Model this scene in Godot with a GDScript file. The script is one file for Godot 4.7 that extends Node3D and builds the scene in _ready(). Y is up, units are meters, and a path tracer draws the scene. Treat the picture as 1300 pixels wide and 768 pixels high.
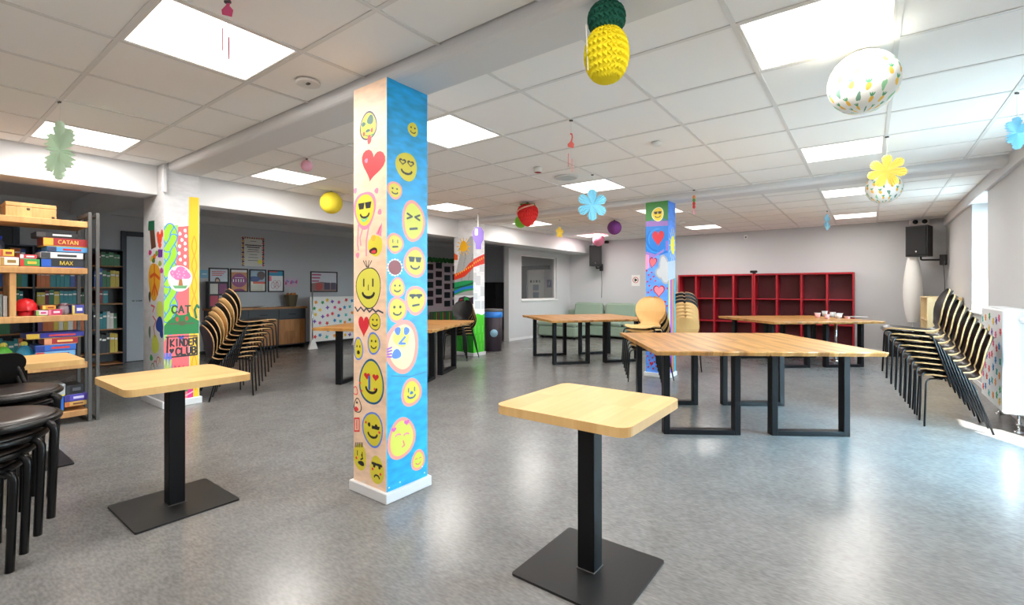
extends Node3D
# Community room: painted columns, pedestal tables, stacked chairs, paper decorations.
# World: +x towards the window wall, -z towards the red shelves, y up, metres.

const F := 601.9            # focal length in pixels of the 1300 x 768 frame
const CX := 650.0
const CY := 366.75
const YAW := 0.6465
const EYE := 1.22
const H := 2.497            # suspended ceiling
const G := 0.639            # ceiling grid pitch
const X0 := -0.5277         # one ceiling grid line
const ZB := -11.56          # back wall
const ZN := 2.6             # wall behind the camera
const XR := 1.1             # window wall
const XG := -9.9            # grey wall of the side area

var M := {}
var counts := {}
var rng := RandomNumberGenerator.new()
var font: SystemFont

# ------------------------------------------------------------------ pixels to places
func ray(u: float, v: float) -> Vector3:
	var r := (u - CX) / F
	var c := cos(YAW)
	var s := sin(YAW)
	return Vector3(r * c - s, (CY - v) / F, -(r * s + c))
func on_y(u: float, v: float, y := 0.0) -> Vector3:
	var d := ray(u, v)
	return Vector3(0, EYE, 0) + d * ((y - EYE) / d.y)
func on_x(u: float, v: float, x: float) -> Vector3:
	var d := ray(u, v)
	return Vector3(0, EYE, 0) + d * (x / d.x)
func on_z(u: float, v: float, z: float) -> Vector3:
	var d := ray(u, v)
	return Vector3(0, EYE, 0) + d * (z / d.z)

# ------------------------------------------------------------------ nodes
func numbered(called: String) -> String:
	var n: int = counts.get(called, 0)
	counts[called] = n + 1
	return called if n == 0 else "%s_%03d" % [called, n]
func tag(o: Node3D, label: String, category: String, group := "") -> Node3D:
	o.set_meta("label", label)
	o.set_meta("category", category)
	if group != "":
		o.set_meta("group", group)
	return o
func thing(called: String, label: String, category: String, at := Vector3.ZERO, turn := 0.0, group := "") -> Node3D:
	var o := Node3D.new()
	o.name = numbered(called)
	add_child(o)
	o.position = at
	o.rotation.y = turn
	return tag(o, label, category, group)
func setting(called: String) -> Node3D:
	var o := Node3D.new()
	o.name = numbered(called)
	add_child(o)
	o.set_meta("kind", "structure")
	return o
func mesh_of(st: SurfaceTool, mat: Material) -> ArrayMesh:
	st.generate_normals()
	var m := st.commit()
	m.surface_set_material(0, mat)
	return m
func put(parent: Node3D, called: String, mesh: Mesh, at := Vector3.ZERO, rot := Vector3.ZERO) -> MeshInstance3D:
	var o := MeshInstance3D.new()
	o.mesh = mesh
	o.name = called
	o.position = at
	o.rotation = rot
	parent.add_child(o, true)
	return o
func part(parent: Node3D, called: String, st: SurfaceTool, mat: Material, at := Vector3.ZERO, rot := Vector3.ZERO) -> MeshInstance3D:
	return put(parent, called, mesh_of(st, mat), at, rot)
func struct(called: String, st: SurfaceTool, mat: Material) -> MeshInstance3D:
	var o := put(self, numbered(called), mesh_of(st, mat))
	o.set_meta("kind", "structure")
	return o
func single(called: String, st: SurfaceTool, mat: Material, label: String, category: String, at := Vector3.ZERO, turn := 0.0, group := "") -> MeshInstance3D:
	var o := put(self, numbered(called), mesh_of(st, mat), at, Vector3(0, turn, 0))
	tag(o, label, category, group)
	return o

# ------------------------------------------------------------------ shapes
func new_st(smooth := false) -> SurfaceTool:
	var st := SurfaceTool.new()
	st.begin(Mesh.PRIMITIVE_TRIANGLES)
	st.set_smooth_group(0 if smooth else -1)
	return st
func tri(st: SurfaceTool, a: Vector3, b: Vector3, c: Vector3, out: Vector3) -> void:
	var n := (a - c).cross(a - b)
	if n.dot(out) < 0:
		var k := b
		b = c
		c = k
	st.add_vertex(a)
	st.add_vertex(b)
	st.add_vertex(c)
func face(st: SurfaceTool, a: Vector3, b: Vector3, c: Vector3, d: Vector3, out: Vector3) -> void:
	tri(st, a, b, c, out)
	tri(st, a, c, d, out)
func quad(st: SurfaceTool, a: Vector3, b: Vector3, c: Vector3, d: Vector3) -> void:
	for p in [a, b, c, a, c, d]:
		st.add_vertex(p)
# box with chamfered edges
func box(st: SurfaceTool, c: Vector3, s: Vector3, bev := 0.0, xf := Transform3D()) -> SurfaceTool:
	var h := s / 2.0
	bev = minf(bev, minf(h.x, minf(h.y, h.z)) * 0.9)
	var p := func(sx: float, sy: float, sz: float, ax: int) -> Vector3:
		var v := Vector3(sx * h.x, sy * h.y, sz * h.z)
		var q := Vector3(sx, sy, sz) * bev
		q[ax] = 0
		return xf * (c + v - q)
	var mid := xf * c
	var S := [-1.0, 1.0]
	for k in S:
		face(st, p.call(k, -1, -1, 0), p.call(k, 1, -1, 0), p.call(k, 1, 1, 0), p.call(k, -1, 1, 0), xf.basis * Vector3(k, 0, 0))
		face(st, p.call(-1, k, -1, 1), p.call(1, k, -1, 1), p.call(1, k, 1, 1), p.call(-1, k, 1, 1), xf.basis * Vector3(0, k, 0))
		face(st, p.call(-1, -1, k, 2), p.call(1, -1, k, 2), p.call(1, 1, k, 2), p.call(-1, 1, k, 2), xf.basis * Vector3(0, 0, k))
	if bev > 0.0:
		for a in S:
			for b in S:
				face(st, p.call(a, b, -1, 0), p.call(a, b, 1, 0), p.call(a, b, 1, 1), p.call(a, b, -1, 1), xf.basis * Vector3(a, b, 0))
				face(st, p.call(-1, a, b, 1), p.call(1, a, b, 1), p.call(1, a, b, 2), p.call(-1, a, b, 2), xf.basis * Vector3(0, a, b))
				face(st, p.call(a, -1, b, 0), p.call(a, 1, b, 0), p.call(a, 1, b, 2), p.call(a, -1, b, 2), xf.basis * Vector3(a, 0, b))
				for e in S:
					tri(st, p.call(a, b, e, 0), p.call(a, b, e, 1), p.call(a, b, e, 2), p.call(a, b, e, 0) - mid)
	return st
func bx(x0: float, x1: float, y0: float, y1: float, z0: float, z1: float, bev := 0.0) -> SurfaceTool:
	return add_bx(new_st(), x0, x1, y0, y1, z0, z1, bev)
func add_bx(st: SurfaceTool, x0: float, x1: float, y0: float, y1: float, z0: float, z1: float, bev := 0.0) -> SurfaceTool:
	return box(st, Vector3(x0 + x1, y0 + y1, z0 + z1) / 2.0, Vector3(absf(x1 - x0), absf(y1 - y0), absf(z1 - z0)), bev)
func lathe(st: SurfaceTool, prof: Array, n := 24, at := Vector3.ZERO, lobes := 0, depth := 0.0) -> SurfaceTool:
	var p := func(i: int, k: int) -> Vector3:
		var a := TAU * k / n
		var r: float = prof[i].x
		if lobes > 0:
			r *= 1.0 - depth * (0.5 - 0.5 * cos(a * lobes))
		return at + Vector3(r * cos(a), prof[i].y, r * sin(a))
	for i in prof.size() - 1:
		for k in n:
			quad(st, p.call(i, k + 1), p.call(i + 1, k + 1), p.call(i + 1, k), p.call(i, k))
	return st
func ball(r: float, squash := 1.0, rings := 12) -> Array:
	var a := []
	for i in rings + 1:
		var t := PI * i / rings - PI / 2
		a.append(Vector2(maxf(r * cos(t), 0.0005), r * squash * sin(t)))
	return a
func tube(st: SurfaceTool, pts: Array, r: float, n := 8) -> SurfaceTool:
	var rings := []
	var nrm := Vector3.ZERO
	for i in pts.size():
		var t: Vector3 = (pts[mini(i + 1, pts.size() - 1)] - pts[maxi(i - 1, 0)]).normalized()
		if i == 0:
			nrm = t.cross(Vector3.UP if absf(t.y) < 0.9 else Vector3.RIGHT).normalized()
		else:
			nrm = (nrm - t * nrm.dot(t)).normalized()
		var b := nrm.cross(t)
		var ring := []
		for k in n:
			var a := TAU * k / n
			ring.append(pts[i] + (nrm * cos(a) + b * sin(a)) * r)
		rings.append(ring)
	for i in pts.size() - 1:
		for k in n:
			var j := (k + 1) % n
			quad(st, rings[i][j], rings[i + 1][j], rings[i + 1][k], rings[i][k])
	for e in [0, pts.size() - 1]:
		var c: Vector3 = pts[e]
		var out: Vector3 = c - pts[1 if e == 0 else e - 1]
		for k in n:
			tri(st, c, rings[e][k], rings[e][(k + 1) % n], out)
	return st
func curve(pts: Array, r := 0.04, n := 5) -> Array:    # round the corners of a polyline
	var out := [pts[0]]
	for i in range(1, pts.size() - 1):
		var a: Vector3 = pts[i]
		var u: Vector3 = pts[i - 1] - a
		var v: Vector3 = pts[i + 1] - a
		var k := minf(r, minf(u.length(), v.length()) * 0.45)
		var p := a + u.normalized() * k
		var q := a + v.normalized() * k
		for j in n + 1:
			var t := float(j) / n
			out.append(p.lerp(a, t).lerp(a.lerp(q, t), t))
	out.append(pts[-1])
	return out
func prism(st: SurfaceTool, poly: PackedVector2Array, depth: float, xf := Transform3D()) -> SurfaceTool:
	var idx := Geometry2D.triangulate_polygon(poly)
	var cw := Geometry2D.is_polygon_clockwise(poly)
	for s in [-1.0, 1.0]:
		for i in range(0, idx.size(), 3):
			var q := []
			for k in 3:
				q.append(xf * Vector3(poly[idx[i + k]].x, poly[idx[i + k]].y, s * depth / 2))
			tri(st, q[0], q[1], q[2], xf.basis * Vector3(0, 0, s))
	for i in poly.size():
		var a := poly[i]
		var b := poly[(i + 1) % poly.size()]
		var o := Vector2(b.y - a.y, a.x - b.x) * (-1.0 if cw else 1.0)
		face(st, xf * Vector3(a.x, a.y, -depth / 2), xf * Vector3(b.x, b.y, -depth / 2), xf * Vector3(b.x, b.y, depth / 2), xf * Vector3(a.x, a.y, depth / 2), xf.basis * Vector3(o.x, o.y, 0))
	return st
func round_rect(w: float, h: float, r: float, n := 5) -> PackedVector2Array:
	var out := PackedVector2Array()
	for q in 4:
		var c := Vector2((w / 2 - r) * (1 if q in [0, 3] else -1), (h / 2 - r) * (1 if q < 2 else -1))
		for i in n + 1:
			var a := PI / 2 * (q + float(i) / n)
			out.append(c + Vector2(cos(a), sin(a)) * r)
	return out
func flower2d(r: float, petals := 5, depth := 0.35, n := 40) -> PackedVector2Array:
	var out := PackedVector2Array()
	for i in n:
		var a := TAU * i / n
		out.append(Vector2(cos(a), sin(a)) * r * (1.0 - depth * (0.5 - 0.5 * cos(a * petals))))
	return out
func flat_y() -> Transform3D:      # turns an x-y outline so that it lies on the ground, thickness upwards
	return Transform3D(Basis(Vector3(1, 0, 0), Vector3(0, 0, -1), Vector3(0, 1, 0)), Vector3.ZERO)
# one printed rectangle; a: lower left, b: lower right, c: upper right, d: upper left as seen from its front
func sheet(a: Vector3, b: Vector3, c: Vector3, d: Vector3) -> SurfaceTool:
	var st := new_st()
	var p := [d, c, b, d, b, a]
	var uv := [Vector2(0, 0), Vector2(1, 0), Vector2(1, 1), Vector2(0, 0), Vector2(1, 1), Vector2(0, 1)]
	for i in 6:
		st.set_uv(uv[i])
		st.add_vertex(p[i])
	return st

# ------------------------------------------------------------------ materials
func mat(called: String, c: Color, rough := 0.6, metal := 0.0, spec := 0.5) -> StandardMaterial3D:
	var m := StandardMaterial3D.new()
	m.resource_name = called
	m.albedo_color = c
	m.roughness = rough
	m.metallic = metal
	m.metallic_specular = spec
	M[called] = m
	return m
func rgb8(r: int, g: int, b: int) -> Color:
	return Color8(r, g, b)
func noise(freq: float, sd: int, oct := 3) -> FastNoiseLite:
	var n := FastNoiseLite.new()
	n.seed = sd
	n.frequency = freq
	n.fractal_octaves = oct
	return n
func tex(im: Image) -> ImageTexture:
	return ImageTexture.create_from_image(im)
# staves run along v; each stave has a tone of its own, grain runs along it
func wood_image(w: int, h: int, light: Color, dark: Color, staves: int, sd: int, contrast := 1.0) -> Image:
	var im := Image.create(w, h, false, Image.FORMAT_RGB8)
	var n1 := noise(0.05, sd)
	var n2 := noise(0.012, sd + 5)
	var r := RandomNumberGenerator.new()
	r.seed = sd
	var tone := []
	for i in staves:
		var row := []
		var cut := r.randf_range(0.2, 0.8)
		row = [cut, r.randf(), r.randf(), r.randf() * 300.0]
		tone.append(row)
	for x in w:
		var k := int(float(x) / w * staves)
		var t: Array = tone[k]
		for y in h:
			var base: float = t[1] if float(y) / h < t[0] else t[2]
			var g := n1.get_noise_2d(x * 2.2 + t[3], y * 0.07 + t[3]) * 0.5 + n2.get_noise_2d(x * 1.2 + t[3] * 2.0, y * 0.12) * 0.6
			im.set_pixel(x, y, light.lerp(dark, clampf(0.25 + (base - 0.4) * 0.55 * contrast + g * 0.7 * contrast, 0.0, 1.0)))
	return im
func make_materials() -> void:
	mat("white_paint", rgb8(220, 220, 221), 0.7)
	mat("wall_white", rgb8(198, 198, 199), 0.75)
	mat("wall_grey", rgb8(186, 187, 191), 0.75)
	mat("tile_white", rgb8(243, 242, 240), 0.9, 0, 0.2)
	mat("grid_metal", rgb8(222, 221, 219), 0.5)
	mat("annex_ceiling", rgb8(220, 220, 221), 0.8)
	mat("asphalt", rgb8(104, 104, 100), 0.9)
	mat("black_steel", rgb8(15, 16, 19), 0.45, 0, 0.35)
	mat("ply_edge", rgb8(182, 140, 90), 0.6)
	mat("chair_leg", rgb8(14, 15, 18), 0.28, 0, 0.4)
	mat("plate_steel", rgb8(32, 32, 33), 0.42, 0, 0.4)
	mat("stool_black", rgb8(11, 12, 14), 0.33, 0, 0.4)
	mat("seat_brown", rgb8(44, 36, 34), 0.35)
	mat("frame_dark", rgb8(80, 78, 76), 0.5)
	mat("charcoal", rgb8(48, 50, 54), 0.5)
	mat("navy_frame", rgb8(40, 46, 58), 0.5)
	mat("door_grey", rgb8(170, 176, 184), 0.5)
	mat("speaker_black", rgb8(15, 15, 17), 0.55)
	mat("grille_black", rgb8(15, 15, 17), 0.7)
	mat("chair_black", rgb8(22, 21, 22), 0.36)
	mat("chair_brown", rgb8(70, 58, 50), 0.4)
	mat("chair_plum", rgb8(48, 24, 30), 0.4)
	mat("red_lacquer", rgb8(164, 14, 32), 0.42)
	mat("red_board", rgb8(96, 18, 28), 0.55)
	mat("sofa_green", rgb8(142, 160, 142), 0.9)
	M.sofa_green.rim_enabled = true
	M.sofa_green.rim = 0.3
	mat("paper_white", rgb8(238, 236, 232), 0.85)
	M.paper_white.backlight_enabled = true
	M.paper_white.backlight = Color(0.35, 0.35, 0.34)
	mat("radiator_white", rgb8(232, 234, 236), 0.35)
	mat("chrome", rgb8(200, 202, 205), 0.2, 1.0)
	mat("plastic_white", rgb8(228, 227, 224), 0.45)
	mat("bag_blue", rgb8(40, 120, 205), 0.4)
	mat("bin_plum", rgb8(46, 36, 48), 0.5)
	mat("string", rgb8(215, 213, 208), 0.8)
	mat("burlap", rgb8(92, 80, 60), 0.9)
	var glass := mat("glass", Color(1, 1, 1, 0.06), 0.02)
	glass.transparency = BaseMaterial3D.TRANSPARENCY_ALPHA
	var glass2 := mat("glass_inner", Color(1, 1, 1, 0.04), 0.02, 0.0, 0.15)
	glass2.transparency = BaseMaterial3D.TRANSPARENCY_ALPHA
	var lamp := mat("lamp_panel", rgb8(255, 252, 246), 0.6)
	lamp.emission_enabled = true
	lamp.emission = rgb8(255, 251, 244)
	lamp.emission_energy_multiplier = 1.6
	for c in [["oak", rgb8(230, 190, 128), rgb8(204, 156, 92), 7, 3, 0.5], ["table_wood", rgb8(204, 148, 80), rgb8(134, 86, 40), 13, 11, 1.1], ["plank_wood", rgb8(214, 164, 104), rgb8(160, 108, 60), 3, 21, 0.7], ["chair_wood", rgb8(222, 176, 112), rgb8(196, 146, 84), 1, 31, 0.5], ["dark_wood", rgb8(178, 122, 70), rgb8(126, 82, 44), 6, 41, 0.9], ["beech", rgb8(232, 208, 162), rgb8(214, 186, 136), 2, 51, 0.5]]:
		var m := mat(c[0], Color.WHITE, 0.36 if c[0] in ["oak", "table_wood"] else 0.5)
		m.albedo_texture = tex(wood_image(256, 512, c[1], c[2], c[3], c[4], c[5]))
		m.uv1_triplanar = true
		m.uv1_scale = Vector3(1.6, 1.6, 0.8) if c[0] != "table_wood" else Vector3(1.15, 1.15, 0.6)
	# linoleum: fine directional marbling over soft clouds
	var im := Image.create(1024, 1024, false, Image.FORMAT_RGB8)
	var a := noise(0.018, 71, 4)
	var b := noise(0.006, 72, 3)
	var s := noise(0.05, 73, 2)
	for x in 1024:
		for y in 1024:
			var g := 0.488 + a.get_noise_2d(x * 1.4, y * 2.2) * 0.03 + b.get_noise_2d(x, y) * 0.028 + s.get_noise_2d(x * 1.0 + y * 0.3, y * 3.2) * 0.055
			im.set_pixel(x, y, Color(g * 1.005, g * 0.995, g * 0.98))
	var fl := mat("linoleum", Color.WHITE, 0.25, 0, 0.5)
	fl.albedo_texture = tex(im)
	fl.uv1_triplanar = true
	fl.uv1_world_triplanar = true
	fl.uv1_scale = Vector3(0.42, 0.42, 0.42)
func paint(c: Color, rough := 0.6) -> StandardMaterial3D:
	var key := "paint_%s_%d" % [c.to_html(false), int(rough * 100)]
	if not M.has(key):
		mat(key, c, rough)
	return M[key]

# ------------------------------------------------------------------ painting flat colour on a face; units are metres on that face
var im: Image
var ppm := 600.0
var fh := 1.0
func canvas(w: float, h: float, scale: float, c: Color) -> void:
	ppm = scale
	fh = h
	im = Image.create(int(w * scale), int(h * scale), false, Image.FORMAT_RGB8)
	im.fill(c)
func dot(c: Vector2, r: Vector2, col: Color, turn := 0.0, wob := 0.04) -> void:
	var m := maxf(r.x, r.y) * 1.1
	var ph := c.x * 31.0 + c.y * 17.0
	var cs := cos(turn)
	var sn := sin(turn)
	for x in range(maxi(0, int((c.x - m) * ppm)), mini(im.get_width(), int((c.x + m) * ppm) + 2)):
		for y in range(maxi(0, int((fh - c.y - m) * ppm)), mini(im.get_height(), int((fh - c.y + m) * ppm) + 2)):
			var p := Vector2((x + 0.5) / ppm - c.x, fh - (y + 0.5) / ppm - c.y)
			p = Vector2(p.x * cs + p.y * sn, -p.x * sn + p.y * cs) / r
			if p.length() < 1.0 + wob * sin(3.0 * p.angle() + ph):
				im.set_pixel(x, y, col)
func stroke(pts: Array, w: float, col: Color) -> void:
	for i in pts.size() - 1:
		var n := maxi(1, int((pts[i + 1] - pts[i]).length() / (w * 0.4)))
		for k in n + 1:
			dot(pts[i].lerp(pts[i + 1], float(k) / n), Vector2(w, w) / 2, col, 0.0, 0.0)
func fill(pts: PackedVector2Array, col: Color) -> void:
	var lo := pts[0]
	var hi := pts[0]
	for p in pts:
		lo = lo.min(p)
		hi = hi.max(p)
	for x in range(maxi(0, int(lo.x * ppm)), mini(im.get_width(), int(hi.x * ppm) + 1)):
		for y in range(maxi(0, int((fh - hi.y) * ppm)), mini(im.get_height(), int((fh - lo.y) * ppm) + 1)):
			if Geometry2D.is_point_in_polygon(Vector2((x + 0.5) / ppm, fh - (y + 0.5) / ppm), pts):
				im.set_pixel(x, y, col)
func heart(c: Vector2, w: float, h: float, col: Color, turn := 0.0) -> void:
	var p := PackedVector2Array()
	for i in 28:
		var t := TAU * i / 28
		var q := Vector2(pow(sin(t), 3) * w / 2, (13 * cos(t) - 5 * cos(2 * t) - 2 * cos(3 * t) - cos(4 * t) + 2.5) / 29.0 * h)
		p.append(c + q.rotated(turn))
	fill(p, col)
func arc(c: Vector2, r: Vector2, a0: float, a1: float, w: float, col: Color) -> void:
	var p := []
	for i in 11:
		var t := lerpf(a0, a1, i / 10.0)
		p.append(c + Vector2(cos(t) * r.x, sin(t) * r.y))
	stroke(p, w, col)
const LETTERS := {
	"A": [[0, 0, 2, 6, 4, 0], [1, 2, 3, 2]], "B": [[0, 0, 0, 6, 3, 6, 3.6, 4.6, 3, 3.2, 0, 3.2], [3, 3.2, 4, 1.6, 3, 0, 0, 0]], "C": [[4, 5, 3, 6, 1, 6, 0, 4, 0, 2, 1, 0, 3, 0, 4, 1]],
	"D": [[0, 0, 0, 6, 2.5, 6, 4, 4, 4, 2, 2.5, 0, 0, 0]], "E": [[4, 6, 0, 6, 0, 0, 4, 0], [0, 3, 3, 3]], "I": [[2, 0, 2, 6]], "K": [[0, 0, 0, 6], [4, 6, 0, 2.6, 4, 0]], "L": [[0, 6, 0, 0, 4, 0]],
	"M": [[0, 0, 0, 6, 2, 2.5, 4, 6, 4, 0]], "N": [[0, 0, 0, 6, 4, 0, 4, 6]], "R": [[0, 0, 0, 6, 3, 6, 4, 4.6, 3, 3.2, 0, 3.2], [1.8, 3.2, 4, 0]], "T": [[0, 6, 4, 6], [2, 6, 2, 0]], "U": [[0, 6, 0, 1.5, 1, 0, 3, 0, 4, 1.5, 4, 6]],
}
func letters(word: String, at: Vector2, w: float, h: float, th: float, col: Color, jig := 0.0) -> void:
	for i in word.length():
		if LETTERS.has(word[i]):
			var o := at + Vector2(i * w, rng.randf_range(-jig, jig))
			for line in LETTERS[word[i]]:
				var p := []
				for k in range(0, line.size(), 2):
					p.append(o + Vector2(line[k] / 4.0 * w * 0.72, line[k + 1] / 6.0 * h))
				stroke(p, th, col)
func painted(called: String, rough := 0.5) -> StandardMaterial3D:
	var m := mat(called, Color.WHITE, rough)
	m.albedo_texture = tex(im)
	m.texture_repeat = false
	return m

const YEL := Color8(228, 214, 62)
const INK := Color8(30, 30, 34)
const RIM := Color8(246, 160, 148)
# a painted face: eyes "dots", "lines", "shades", "hearts", "cross", "brows", "closed"; mouth "smile", "open", "flat", "frown"
func emoji(c: Vector2, r: Vector2, skin: Color, rim: Color, rimw: float, eyes: String, mouth: String, ink := INK, turn := 0.0) -> void:
	if rimw > 0.0:
		dot(c, r + Vector2(rimw, rimw), rim, turn)
	dot(c, r, skin, turn)
	var w := r.x * 0.16
	for s in [-1.0, 1.0]:
		var e := c + Vector2(s * r.x * 0.38, r.y * 0.25).rotated(turn)
		match eyes:
			"dots":
				dot(e, Vector2(r.x * 0.14, r.y * 0.13), ink)
			"lines":
				stroke([e - Vector2(0, r.y * 0.16), e + Vector2(0, r.y * 0.16)], w * 0.7, ink)
			"shades":
				fill(PackedVector2Array([e + Vector2(-r.x * 0.36, r.y * 0.2), e + Vector2(r.x * 0.36, r.y * 0.2), e + Vector2(r.x * 0.24, -r.y * 0.2), e + Vector2(-r.x * 0.24, -r.y * 0.2)]), ink)
			"hearts":
				heart(e, r.x * 0.56, r.y * 0.34, Color8(208, 44, 52))
			"outlines":
				heart(e, r.x * 0.66, r.y * 0.46, ink)
				heart(e, r.x * 0.4, r.y * 0.24, skin)
			"cross":
				stroke([e + Vector2(s * r.x * 0.28, r.y * 0.14), e - Vector2(s * r.x * 0.22, 0), e + Vector2(s * r.x * 0.28, -r.y * 0.14)], w, ink)
			"brows":
				stroke([e + Vector2(-r.x * 0.26, r.y * 0.16), e + Vector2(r.x * 0.26, r.y * 0.16)], w * 1.6, ink)
				dot(e, Vector2(r.x * 0.15, r.y * 0.12), ink)
			"closed":
				arc(e - Vector2(0, r.y * 0.08), Vector2(r.x * 0.22, r.y * 0.1), 0.3, PI - 0.3, w * 0.7, ink)
	var q := c - Vector2(0, r.y * 0.25).rotated(turn)
	match mouth:
		"smile":
			arc(q, Vector2(r.x * 0.48, r.y * 0.26), PI + 0.2 + turn, TAU - 0.2 + turn, w, ink)
		"open":
			dot(q - Vector2(0, r.y * 0.1), Vector2(r.x * 0.38, r.y * 0.2), ink)
		"flat":
			stroke([q - Vector2(r.x * 0.36, r.y * 0.22), q + Vector2(r.x * 0.36, -r.y * 0.14)], w * 1.2, ink)
		"frown":
			arc(q - Vector2(0, r.y * 0.3), Vector2(r.x * 0.36, r.y * 0.2), 0.2, PI - 0.2, w, ink)

# ------------------------------------------------------------------ main
func _ready() -> void:
	rng.seed = 7
	font = SystemFont.new()
	font.font_names = PackedStringArray(["Droid Sans"])
	make_camera()
	make_light()
	make_materials()
	make_shell()
	make_ceiling()
	make_windows()
	make_columns()
	make_tables()
	make_chairs()
	make_stools()
	make_back_of_room()
	make_right_side()
	make_side_area()
	make_game_shelf()
	make_decorations()
	finish(self)
func finish(n: Node) -> void:
	for c in n.get_children():
		if c is GeometryInstance3D:
			c.cast_shadow = GeometryInstance3D.SHADOW_CASTING_SETTING_ON
		finish(c)

func make_camera() -> void:
	var cam := Camera3D.new()
	cam.name = "camera"
	add_child(cam)
	cam.position = Vector3(0, EYE, 0)
	cam.rotation.y = YAW
	cam.projection = Camera3D.PROJECTION_FRUSTUM
	cam.near = 0.1
	cam.far = 120.0
	cam.size = 768.0 / F * cam.near
	cam.frustum_offset = Vector2(0, -(384.0 - CY) / F * cam.near)
	cam.current = true

const SUN := Vector3(-0.35, -0.79, -0.504)
func make_light() -> void:
	var we := WorldEnvironment.new()
	we.name = "environment"
	var e := Environment.new()
	e.background_mode = Environment.BG_SKY
	var sky := Sky.new()
	var sm := ProceduralSkyMaterial.new()
	sm.sky_top_color = rgb8(148, 198, 226)
	sm.sky_horizon_color = rgb8(216, 236, 240)
	sm.ground_horizon_color = rgb8(176, 190, 196)
	sm.ground_bottom_color = rgb8(120, 126, 126)
	sm.sky_energy_multiplier = 4.0
	sm.ground_energy_multiplier = 1.2
	sky.sky_material = sm
	e.sky = sky
	e.tonemap_mode = Environment.TONE_MAPPER_LINEAR
	e.tonemap_exposure = 1.74
	e.sdfgi_enabled = true
	e.ssao_enabled = true
	e.ssil_enabled = true
	we.environment = e
	add_child(we)
	var sun := DirectionalLight3D.new()
	sun.name = "sun"
	add_child(sun)
	sun.basis = Basis.looking_at(SUN.normalized(), Vector3.UP)
	sun.light_energy = 9.0
	sun.light_color = rgb8(255, 250, 240)
	sun.light_angular_distance = 0.6
	sun.shadow_enabled = true

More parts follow.
